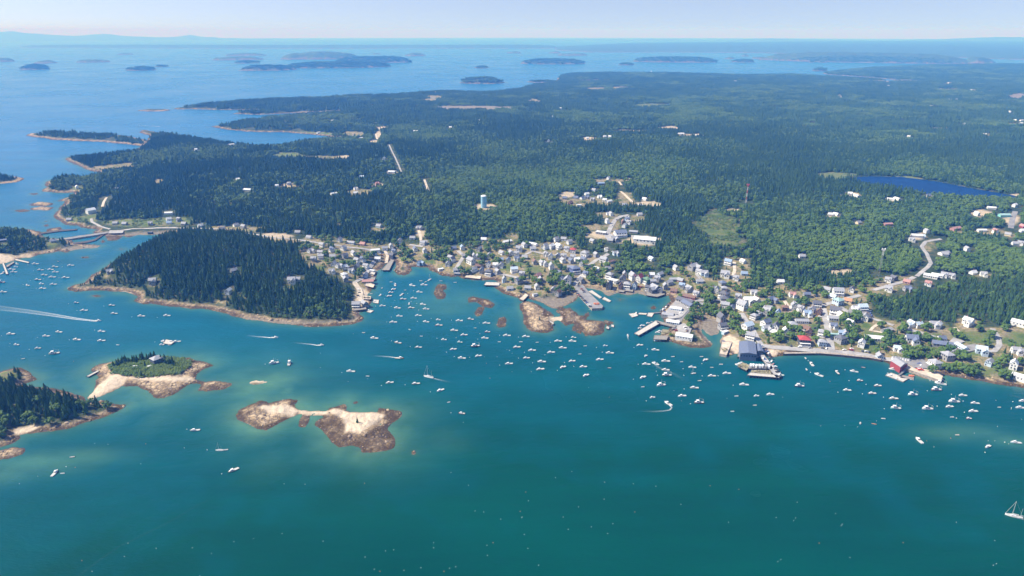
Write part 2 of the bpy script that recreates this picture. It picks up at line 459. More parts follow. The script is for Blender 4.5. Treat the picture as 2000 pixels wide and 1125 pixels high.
M = {
 'glass': paint('window_glass', (0.035, 0.045, 0.06), 0.08, 0.2, 0.7),
 'trim': paint('white_trim', (0.75, 0.75, 0.74), 0.6, 0.06),
 'brick': paint('chimney_brick', (0.25, 0.12, 0.09), 0.9, 0.25, 2.5),
 'timber': paint('weathered_timber', (0.27, 0.25, 0.22), 0.85, 0.25, 0.9),
 'darktimber': paint('wet_pile_timber', (0.07, 0.055, 0.045), 0.8, 0.3, 1.2),
 'planks': paint('pale_dock_planks', (0.50, 0.47, 0.42), 0.85, 0.2, 0.7),
 'asphalt': paint('worn_asphalt', (0.24, 0.235, 0.235), 0.9, 0.22, 0.12),
 'road': paint('sunbleached_road', (0.36, 0.35, 0.34), 0.9, 0.2, 0.10),
 'gravel': paint('pale_gravel', (0.55, 0.47, 0.37), 0.95, 0.2, 0.15),
 'stone': paint('granite_blocks', (0.36, 0.31, 0.26), 0.9, 0.35, 0.5),
 'seaweed_stone': paint('weedy_stone', (0.075, 0.06, 0.05), 0.85, 0.4, 0.6),
 'steel': paint('galvanised_steel', (0.45, 0.46, 0.47), 0.45, 0.1, 1.0, 0.6),
 'redpaint': paint('red_tower_paint', (0.50, 0.07, 0.05), 0.6, 0.1),
 'whitepaint': paint('white_tower_paint', (0.75, 0.75, 0.75), 0.6, 0.1),
 'deck': paint('boat_deck', (0.50, 0.50, 0.47), 0.6, 0.15, 1.0),
 'antifoul': paint('antifouling', (0.22, 0.05, 0.04), 0.6, 0.15),
 'rubber': paint('rubber_tyre', (0.02, 0.02, 0.02), 0.8, 0.1),
 'buoy': paint('white_buoy', (0.85, 0.85, 0.83), 0.4, 0.05),
 'orangebuoy': paint('orange_buoy', (0.80, 0.30, 0.08), 0.4, 0.05),
 'tank': paint('pale_blue_tank', (0.33, 0.58, 0.72), 0.5, 0.08, 0.15),
 'trap': paint('wire_traps', (0.30, 0.27, 0.16), 0.8, 0.5, 1.3),
 'orangetrap': paint('orange_buoy_pile', (0.75, 0.22, 0.10), 0.7, 0.4, 1.0),
 'bark': paint('bark', (0.10, 0.08, 0.065), 0.9, 0.3, 1.5),
 'canvas': paint('sail_cover', (0.80, 0.79, 0.76), 0.7, 0.06),
 'alu': paint('mast_alloy', (0.70, 0.70, 0.70), 0.4, 0.05, 1.0, 0.3),
}

def leaf_mat(name, lo, hi, tint):
    m, nt, b, N, L = nodes_of(name)
    oi = N.new('ShaderNodeObjectInfo')
    big = noise(nt, 0.012, 3)                                         # stands of one kind and age
    tc = N.new('ShaderNodeTexCoord')
    small = noise(nt, 1.3, 2, 0.6, tc.outputs['Object'])
    base = mixc(nt, oi.outputs['Random'], lo, hi)
    f1 = maths(nt, 'MULTIPLY', maths(nt, 'SUBTRACT', big, 0.42), 4.0, True)
    base = mixc(nt, maths(nt, 'MULTIPLY', f1, 0.6), base, tint)
    d = mixc(nt, small, (0.62, 0.62, 0.62), (1.35, 1.35, 1.25))
    mul = N.new('ShaderNodeMix'); mul.data_type = 'RGBA'; mul.blend_type = 'MULTIPLY'; mul.inputs[0].default_value = 1.0
    L.new(base, mul.inputs[6]); L.new(d, mul.inputs[7])
    L.new(mul.outputs[2], b.inputs['Base Color'])
    b.inputs['Roughness'].default_value = 0.75
    b.inputs['Specular IOR Level'].default_value = 0.25
    return m
M['spruce'] = leaf_mat('spruce_needles', (0.018, 0.055, 0.014), (0.056, 0.115, 0.024), (0.066, 0.125, 0.026))
M['broad'] = leaf_mat('broad_leaves', (0.032, 0.082, 0.014), (0.092, 0.155, 0.024), (0.115, 0.178, 0.030))
M['shrub'] = leaf_mat('shrub_leaves', (0.045, 0.105, 0.018), (0.110, 0.165, 0.030), (0.120, 0.160, 0.035))

# ------------------------------------------------------------------ what covers the land
def world_ell(cx, cy, rx, ry, n=18, wob=0.25):
    pts = []
    for k in range(n):
        a = 2 * math.pi * k / n
        q = 1 + wob * (rnd.random() - 0.5) * 2
        p = at(cx + rx * math.cos(a) * q, cy + ry * math.sin(a) * q)
        pts.append((p.x, p.y))
    return pts
def world_poly(s):
    return [(p.x, p.y) for p in (at(*q) for q in P_(s))]
OPEN = np.zeros(GX.shape); GREEN = np.zeros(GX.shape); SAND = np.zeros(GX.shape); MUD = np.zeros(GX.shape); BROAD = np.zeros(GX.shape); CLEAR = np.zeros(GX.shape, dtype=bool)
def mark(G, pts, soft=6.0, v=1.0):
    d = sdist(GX, GY, pts, 60.0)
    np.maximum(G, np.clip(d / soft + 0.5, 0, 1) * v, out=G)
TOWNS = ["585,470 600,462 640,462 700,468 740,474 790,478 815,476 835,484 852,498 845,512 828,524 800,522 770,514 745,530 725,560 722,600 700,612 692,590 695,560 672,545 640,535 600,522 585,500",
 "815,480 830,466 860,484 900,478 950,466 985,468 1030,474 1060,476 1086,464 1120,470 1132,486 1150,496 1176,500 1196,514 1197,545 1262,536 1300,545 1318,522 1345,520 1362,534 1395,545 1415,528 1412,505 1425,500 1462,505 1470,545 1455,565 1490,560 1530,555 1560,566 1600,556 1640,565 1690,548 1760,535 1790,548 1740,575 1700,590 1700,615 1722,622 1790,628 1840,630 1860,645 1872,622 1905,622 1925,640 1960,638 2060,620 2100,700 2100,770 2000,757 1860,735 1760,720 1640,694 1530,692 1450,694 1405,660 1400,625 1330,660 1290,640 1300,600 1310,585 1260,575 1190,575 1130,570 1040,582 1000,575 962,552 905,540 850,528 838,500"]
TOWNM = np.zeros(GX.shape)
for s in TOWNS: mark(OPEN, world_poly(s)); mark(TOWNM, world_poly(s))
FIELDS = [  # cx, cy, rx, ry, kind (d dry grass, g green meadow, s bare gravel and rock, m tidal mud)
 (1160,444,34,6,'d'),(1200,440,12,16,'d'),(1175,460,30,7,'s'),(1255,470,40,9,'s'),(1150,395,60,10,'d'),(1222,388,20,12,'d'),(1262,399,30,6,'s'),(1188,352,40,4,'d'),
 (1230,351,10,3,'s'),(1110,380,16,5,'s'),(1185,420,25,6,'d'),(1245,427,18,6,'d'),(1408,448,42,32,'g'),(1432,412,22,4,'s'),(1300,411,12,3,'d'),(1235,256,46,3,'d'),(1305,251,20,4,'s'),
 (1350,265,28,4,'s'),(1150,271,18,3,'s'),(560,304,30,6,'g'),(640,308,50,4,'d'),(672,307,14,4,'s'),(575,366,20,4,'d'),(560,362,14,3,'s'),(700,376,30,6,'d'),(738,362,18,4,'s'),(765,338,14,2,'s'),
 (945,404,26,5,'s'),(890,399,8,2,'s'),(740,448,18,5,'d'),(822,455,9,8,'s'),(1000,463,14,7,'d'),(665,440,12,4,'d'),(1638,533,26,7,'s'),(1630,345,42,9,'g'),(1750,352,60,6,'g'),(1815,480,14,12,'d'),
 (1795,462,14,6,'s'),(1820,440,6,3,'d'),(1915,418,20,7,'s'),(1975,430,14,10,'s'),(1930,453,34,6,'d'),(1868,452,14,5,'d'),(1975,460,14,4,'d'),(1925,538,22,4,'d'),(1660,381,18,4,'s'),(1740,391,16,3,'s'),
 (1812,385,9,3,'s'),(1627,422,12,2,'s'),(1985,377,14,2,'s'),(740,263,5,9,'s'),(745,250,12,4,'s'),(600,262,60,4,'g'),(640,268,34,3,'d'),(690,262,24,6,'d'),(730,278,10,4,'s'),(850,190,20,4,'d'),
 (840,197,18,4,'d'),(740,183,16,2,'d'),(930,210,104,3.2,'m'),(640,219,60,1.5,'m'),(1040,197,16,4,'d'),(1155,174,14,3,'d'),(1175,174,10,3,'d'),(1210,172,18,3,'d'),(1108,177,4,4,'d'),(1270,205,50,3,'g'),
 (1150,157,30,1.4,'m'),(1190,157,18,1.2,'m'),(1135,150,12,1.5,'s'),(1850,175,24,2.2,'m'),(1805,180,22,1.3,'m'),(1900,177,16,2,'d'),(1990,188,24,5,'m'),(1940,177,10,1.4,'d'),(1570,248,5,4,'d'),(1840,250,16,1,'m'),
 (1883,242,6,3,'d'),(1980,242,14,3,'d'),(1920,263,14,3,'d'),(1640,188,12,3,'d'),(1352,160,4,1,'d'),(1852,163,14,3,'d'),(1735,161,8,2,'m'),(1740,158,60,2.2,'m'),
 (235,326,30,5,'d'),(205,328,24,4,'d'),(250,321,14,3,'d'),(150,430,26,10,'g'),(180,425,12,8,'g'),(270,435,60,8,'g'),(340,432,44,7,'g'),(470,448,50,6,'d'),(430,446,20,5,'d'),(540,462,30,7,'s'),(560,470,28,5,'d'),
 (310,356,10,6,'d'),(150,368,14,4,'g'),(100,478,12,4,'g'),(6,480,12,4,'g'),(12,503,20,7,'s'),(48,500,16,3,'s'),(70,472,8,4,'d'),
 (570,553,8,3,'d'),(432,590,14,5,'d'),(468,578,9,6,'g'),(208,540,6,4,'d'),(558,564,12,4,'g'),(300,557,8,2,'d'),(703,585,10,22,'s'),(706,560,12,7,'d'),
 (68,796,5,7,'g'),(10,735,22,10,'g'),(65,826,16,5,'g'),(300,725,50,14,'g'),(698,825,6,6,'g'),
 (1680,437,5,2,'d'),(1095,385,10,4,'d'),
]
FK = {'d': 0.75, 'g': 0.35, 's': 1.0, 'm': 1.0}
for cx, cy, rx, ry, k in FIELDS:
    pts = world_ell(cx, cy, rx, ry)
    mark(OPEN, pts, 34 if k == 'g' and ry > 12 else 5)
    if k == 'g': mark(GREEN, pts, 8, 0.8)
    if k == 's': mark(SAND, pts, 8, 0.55)
    if k == 'm': mark(MUD, pts, 8)
LAWNS = [(1725,652,26,7),(1700,665,18,22),(1690,640,14,10),(1900,690,22,5),(1945,700,13,6),(1985,732,18,4),(1800,680,30,4),(1450,582,26,5),(1180,530,16,8),(1320,545,16,8),(1395,560,14,10),(1560,585,22,5),(1620,570,14,5),(640,505,20,6),(680,512,16,5),(720,515,12,6),(850,500,10,8),(930,495,14,5),(1010,515,14,5),(1075,515,14,4),(1500,625,22,8),(1590,640,10,10),(1660,640,12,8),(1700,690,14,6),(1760,660,20,6),(1740,590,16,8),(1530,590,16,4),(985,522,13,7),(790,505,20,4),
 (835,512,16,6),(1040,575,16,3),(955,500,12,6),(1905,660,50,14),(1985,665,30,16),(1870,720,50,7),(1475,640,20,8),(1545,660,20,8),(620,525,18,7),(1095,540,22,8),(1040,530,18,14),(1060,470,14,3),(1120,505,8,3),(1830,655,20,6),(1640,650,16,8),(1950,725,40,8)]
for c in LAWNS: mark(GREEN, world_ell(*c), 6, 0.9)
SANDS = ["217,728 210,740 193,752 172,775 178,780 206,768 239,752 250,737 235,732", "250,738 270,740 300,744 340,744 375,742 378,738 340,736 300,735 270,734",
 "502,793 548,790 566,792 583,802 571,812 562,811 545,807 525,806", "580,801 607,804 641,803 641,808 606,810 586,808", "640,803 660,799 683,806 735,806 751,811 730,828 704,844 674,844 676,830 669,816",
 "25,846 32,838 70,829 78,834 60,842 30,848", "1410,660 1425,655 1445,664 1446,692 1436,690 1425,680", "1500,682 1520,682 1516,693 1506,697", "1810,718 1838,730 1838,742 1825,736 1810,728",
 "700,560 708,562 725,575 718,592 702,598 695,580", "-40,498 18,498 28,505 10,514 -40,514", "1074,619 1097,619 1097,625 1076,626", "480,742 520,744 520,747 486,748", "238,569 256,573 262,580 250,575"]
for s in SANDS: mark(SAND, world_poly(s), 4)
MUDS = ["1030,577 1060,590 1080,602 1105,597 1132,576 1120,572 1090,576 1060,580 1035,576", "1140,560 1190,578 1230,578 1262,577 1300,580 1300,570 1250,566 1225,562 1195,570 1160,560",
 "1407,670 1412,655 1405,640 1395,625 1380,622 1365,640 1375,660 1390,672 1400,672", "700,618 690,628 560,634 470,622 470,618 560,628 680,624", "935,545 985,551 975,556 940,549", "115,480 195,480 195,486 140,490",
 "1366,634 1380,620 1398,622 1408,640 1406,654 1388,658 1376,652",
 "210,459 280,452 345,450 340,456 260,460", "640,530 780,518 770,526 745,530"]
for s in MUDS: mark(MUD, world_poly(s), 5)
BROADS = ["590,470 640,440 720,440 820,470 900,470 880,440 800,415 740,420 690,410 640,425 600,440", "1195,510 1240,495 1320,505 1330,530 1290,545 1200,545", "760,380 860,385 900,395 830,420 760,405",
 "1450,520 1520,510 1560,560 1500,570 1460,560", "1700,520 1800,480 2000,470 2000,540 1820,560 1720,560", "1100,330 1240,325 1280,345 1150,345", "780,330 1000,320 1050,345 900,370 800,360",
 "1350,370 1440,365 1440,380 1360,385", "1740,440 1860,430 1900,470 1780,470", "1640,425 1760,415 1760,440 1650,445", "1700,590 1760,585 1780,625 1720,622", "1100,490 1180,470 1260,480 1200,500", "1700,556 1800,550 1900,560 2010,590 2010,622 1880,604 1780,624 1700,612", "340,380 420,372 500,384 490,404 420,410 350,395"]
for s in BROADS: mark(BROAD, world_poly(s), 30, 0.65)
# houses and roads keep the woods off themselves and off the line that shows them
CLEAR2 = np.zeros(GX.shape, dtype=bool)
def keep_off(x, y, rad, front=14.0, C_=None):
    if C_ is None:
        keep_off(x, y, rad * .72, front * .4, CLEAR2)
        C_ = CLEAR
    r = math.hypot(x, y); ux, uy = -x / r, -y / r
    for k in range(3):
        cx, cy = x + ux * front * k / 2, y + uy * front * k / 2
        ia, ir = gi(cx, cy)
        da = int(rad / r / (AZ[1] - AZ[0])) + 1
        dr = int(rad / r / (math.log(R1 / R0) / (NR - 1))) + 1
        C_[max(int(ia) - da, 0):int(ia) + da + 2, max(int(ir) - dr, 0):int(ir) + dr + 2] = True

# ------------------------------------------------------------------ the pond among the woods: its bed is level
POND = world_poly("1664,347 1700,345 1760,346 1830,353 1900,366 1986,378 1975,388 1880,384 1800,377 1740,371 1690,361 1668,353")
pd = sdist(GX, GY, POND, 260.0)
pcx = sum(p[0] for p in POND) / len(POND); pcy = sum(p[1] for p in POND) / len(POND)
PONDZ = min(float(look(ZL, [p[0]], [p[1]])[0]) for p in POND) + 2.0
ZL = np.where(pd > -250, PONDZ + 0.6 + (ZL - PONDZ - 0.6) * np.clip((-pd) / 240, 0, 1) ** 1.2, ZL)
ZL = np.where(pd > 0, PONDZ - 1.0, ZL)
POND = [(p[0], p[1]) for p in POND]
POPEN = pd > -6

# ------------------------------------------------------------------ the water
def fan(az0, az1, na, r0, r1, nr):
    a = np.radians(np.linspace(az0, az1, na)); r = r0 * np.exp(np.linspace(0, math.log(r1 / r0), nr))
    A, R = np.meshgrid(a, r, indexing='ij')
    idx = np.arange(na * nr).reshape(na, nr)
    q = np.stack([idx[:-1, :-1], idx[1:, :-1], idx[1:, 1:], idx[:-1, 1:]], -1).reshape(-1, 4)
    return R * np.sin(A), R * np.cos(A), R, q[:, ::-1]
SX, SY, SR, SQ = fan(-75, 75, 900, 120, 80000, 760)
SHAL = np.zeros(SX.shape); SWEED = np.zeros(SX.shape)
SHELF = {'twin_bar': (17, .7), 'house_islet': (15, .65), 'lower_left': (13, .5), 'sand_bar': (28, .8), 'main': (8, .5), 'granite_west': (9, .45), 'granite_east': (9, .45), 'ledge': (6, .35), 'boatyard': (12, .5)}
sw = fbm(SX / 35, SY / 35, 77, 4) * 34
inn = (SR < 2600)
for n, pts, *_ in LANDW:
    if n not in SHELF: continue
    w, amt = SHELF[n]
    d = np.full(SX.shape, -400.0); d[inn] = sdist(SX[inn], SY[inn], pts, 160.0)
    SHAL = np.maximum(SHAL, amt * np.exp(np.minimum(d + sw * (w / 24), 0) / w) * (d > -159))
    SWEED = np.maximum(SWEED, np.exp(np.minimum(d, 0) / (w * 0.35)) * (d > -159) * (0.7 if n != 'sand_bar' else 0.1))
SHOALS = [(560,765,16,26,.7),(510,770,60,26,.45),(600,783,90,18,.35),(440,770,60,30,.35),(250,775,70,16,.5),(340,800,60,30,.2),(470,820,40,18,.35),(590,835,60,20,.35),(700,800,80,12,.25),(790,845,24,26,.45),
 (60,905,110,26,.55),(160,890,100,18,.4),(20,925,60,25,.45),(880,590,90,36,.35),(1000,610,60,30,.25),(1200,600,60,20,.35),(1880,846,90,16,.42),(1970,860,60,16,.4),(320,800,30,40,.25),(640,895,120,16,.22),(530,895,60,40,.2),(860,860,60,30,.18),(420,745,40,14,.5),(1010,595,14,12,.4),(690,630,60,6,.35),(240,572,30,6,.6)]
for cx, cy, rx, ry, v in SHOALS:
    x0, y0 = sea_pt(cx, cy); x1, _ = sea_pt(cx + rx, cy); _, y1 = sea_pt(cx, cy - ry); _, y2 = sea_pt(cx, cy + ry)
    dd = np.sqrt(((SX - x0) / abs(x1 - x0)) ** 2 + ((SY - y0) / (0.5 * abs(y1 - y2))) ** 2) + sw / 60
    SHAL = np.maximum(SHAL, 0.75 * v * np.exp(-np.clip(dd, 0, 9) ** 2 * 1.1))
SKYSHEEN = np.clip((SR - 470 + sw * 6 - np.maximum(SX, 0) * .25) / 520, 0, 1) ** .8  # sky reflection put into the sea colour, growing outward, less to the right
BAYSHEEN = np.clip((SR - 1250 + sw * 8) / 1600, 0, 1) ** .7  # the open bay's own blue, with painted sky reflection on top
SV = np.stack([SX, SY, -KE * SR ** 2], -1).reshape(-1, 3)
m, nt, b, N, L = nodes_of('sea_water')
big = noise(nt, 0.004, 4, 0.6)
mid = noise(nt, 0.02, 4, 0.6)
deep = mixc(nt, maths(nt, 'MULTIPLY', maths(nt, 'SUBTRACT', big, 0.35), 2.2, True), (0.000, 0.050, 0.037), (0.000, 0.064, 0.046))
farw = mixc(nt, big, (0.000, 0.080, 0.118), (0.000, 0.096, 0.155))  # far water tones, brightened in the base colour to stand in for reflected sky
farw = mixc(nt, attrn(nt, 'bay_sheen'), farw, mixc(nt, big, (0.012, 0.125, 0.29), (0.020, 0.150, 0.36)))
deep = mixc(nt, attrn(nt, 'sky_sheen'), deep, farw)
deep = mixc(nt, maths(nt, 'MULTIPLY', mid, 0.35), deep, mixc(nt, attrn(nt, 'sky_sheen'), (0.000, 0.037, 0.024), (0.000, 0.080, 0.140)))
sh = maths(nt, 'MULTIPLY', attrn(nt, 'shallow'), maths(nt, 'ADD', maths(nt, 'MULTIPLY', mid, 1.8), 0.1), True)
col = mixc(nt, sh, deep, (0.085, 0.21, 0.13))
wd = maths(nt, 'MULTIPLY', attrn(nt, 'weed'), noise(nt, 0.07, 3), True)
col = mixc(nt, wd, col, (0.050, 0.075, 0.055))
mps = N.new('ShaderNodeMapping'); gs = N.new('ShaderNodeNewGeometry'); mps.inputs['Rotation'].default_value = (0, 0, -0.25); mps.inputs['Scale'].default_value = (0.0035, 0.02, 0.02)
L.new(gs.outputs['Position'], mps.inputs['Vector'])
streak = noise(nt, 1.0, 5, 0.65, mps.outputs[0])
stk = ramp(nt, streak, [(0.30, (0.86, 0.86, 0.86)), (0.52, (1.0, 1.0, 1.0)), (0.72, (1.18, 1.16, 1.14))])
ms = N.new('ShaderNodeMix'); ms.data_type = 'RGBA'; ms.blend_type = 'MULTIPLY'; ms.inputs[0].default_value = 1.0
L.new(col, ms.inputs[6]); L.new(stk, ms.inputs[7]); col = ms.outputs[2]
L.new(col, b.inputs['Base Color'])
b.inputs['IOR'].default_value = 1.33
b.inputs['Specular IOR Level'].default_value = 0.16
lanes = noise(nt, 0.0022, 4, 0.65)
L.new(maths(nt, 'ADD', maths(nt, 'MULTIPLY', lanes, 0.30), 0.10), b.inputs['Roughness'])
mp = N.new('ShaderNodeMapping'); g = N.new('ShaderNodeNewGeometry'); mp.inputs['Rotation'].default_value = (0, 0, 0.35); mp.inputs['Scale'].default_value = (0.45, 1.0, 1.0)
L.new(g.outputs['Position'], mp.inputs['Vector'])
w1 = noise(nt, 0.16, 3, 0.6, mp.outputs[0]); w2 = noise(nt, 0.6, 2, 0.6, mp.outputs[0])
bp = N.new('ShaderNodeBump'); bp.inputs['Distance'].default_value = 1.2; bp.inputs['Strength'].default_value = 0.6
L.new(maths(nt, 'ADD', w1, maths(nt, 'MULTIPLY', w2, 0.35)), bp.inputs['Height'])
L.new(bp.outputs[0], b.inputs['Normal'])
M['sea'] = m
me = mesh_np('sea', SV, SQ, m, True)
attr(me, 'shallow', SHAL.ravel()); attr(me, 'weed', SWEED.ravel()); attr(me, 'sky_sheen', SKYSHEEN.ravel()); attr(me, 'bay_sheen', BAYSHEEN.ravel())
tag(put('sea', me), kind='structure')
del SX, SY, SR, SQ, SV, SHAL, SWEED, sw

m, nt, b, N, L = nodes_of('pond_water')
L.new(ramp(nt, noise(nt, 0.03, 3), [(0.3, (0.004, 0.028, 0.105)), (0.7, (0.006, 0.038, 0.13))]), b.inputs['Base Color'])
b.inputs['Roughness'].default_value = 0.5; b.inputs['IOR'].default_value = 1.33; b.inputs['Specular IOR Level'].default_value = 0.2
mb = MB(); mb.poly([(x, y, PONDZ - KE * (x * x + y * y)) for x, y in POND][::-1] if False else [(x, y, PONDZ - KE * (x * x + y * y)) for x, y in POND])
po = mb.build('pond', m); tag(po, kind='structure')

# ------------------------------------------------------------------ roads (polylines from the photograph, width in metres)
ROADS = [
 ("1122,557 1130,545 1145,530 1150,519 1165,508 1178,502 1188,496", 7, 'road'), ("1186,462 1190,450 1196,438 1203,428 1215,422 1228,420", 8, 'road'),
 ("1236,396 1228,388 1220,380 1212,374", 6, 'gravel'), ("1214,362 1209,355", 5, 'gravel'), ("1225,423 1210,422", 6, 'road'),
 ("1492,676 1510,679 1540,681 1580,684 1620,687 1660,690 1700,696 1740,703 1780,711 1805,716", 9, 'road'),
 ("1448,612 1458,628 1470,645 1480,664 1490,678 1497,690", 7, 'road'), ("1608,602 1614,630 1620,660 1624,684", 8, 'road'),
 ("1590,597 1610,596 1640,587 1680,577", 7, 'road'), ("1706,567 1740,557 1770,549 1786,541", 7, 'road'), ("1790,540 1812,522 1818,514 1810,496 1800,482 1808,472 1838,467", 6, 'road'),
 ("1694,620 1722,628 1745,636", 6, 'road'), ("1758,640 1780,645 1805,652 1830,660 1862,672", 7, 'road'), ("1895,681 1920,687 1942,686 1952,674 1949,658 1938,642", 6, 'road'),
 ("1722,628 1705,640 1700,646 1725,650", 4, 'gravel'), ("1318,642 1328,622 1345,602 1358,590 1375,584", 8, 'asphalt'), ("1350,588 1400,587 1440,588 1500,589", 5, 'road'),
 ("1025,498 1040,491 1066,497 1100,500 1122,507 1142,512", 5, 'road'), ("962,534 985,537 1010,542 1030,552", 6, 'road'), ("890,526 900,510 906,500 895,490", 6, 'road'),
 ("580,468 625,475 650,478 680,483 720,488 745,495", 7, 'road'), ("732,510 722,525 715,535 706,545 692,552", 6, 'road'), ("692,552 702,566 706,585 706,598", 8, 'gravel'),
 ("752,490 757,500 754,515", 5, 'gravel'), ("178,427 180,434 195,442 215,448", 5, 'road'), ("225,452 260,447 300,446 340,445 380,446 430,448 480,456 530,464 575,468", 6, 'road'),
 ("200,404 203,394 208,386", 5, 'gravel'), ("760,283 764,292 772,308 784,336", 4, 'road'), ("734,262 737,272", 6, 'gravel'), ("829,351 833,362 838,376", 5, 'gravel'),
 ("1974,446 1977,428 1983,413", 9, 'asphalt'), ("1434,512 1435,528 1431,543", 5, 'gravel'), ("1360,536 1374,550", 5, 'road'), ("1545,610 1540,600 1532,588", 5, 'gravel'),
 ("800,478 812,480 826,482", 5, 'road'), ("818,450 822,462 822,470", 5, 'gravel'), ("1640,600 1660,612 1675,616 1690,618", 8, 'road'), ("1865,640 1872,648", 4, 'gravel'),
]
ROADW = []
for s, w, mt in ROADS:
    pts = [at(*p) for p in P_(s)]
    out = []
    for a, c in zip(pts[:-1], pts[1:]):
        n = max(int((c - a).length / 7), 1)
        out += [a.lerp(c, k / n) for k in range(n)]
    out.append(pts[-1])
    ROADW.append((out, w, mt))
    for p in out: keep_off(p.x, p.y, w * 0.5 + 3.5, 12)
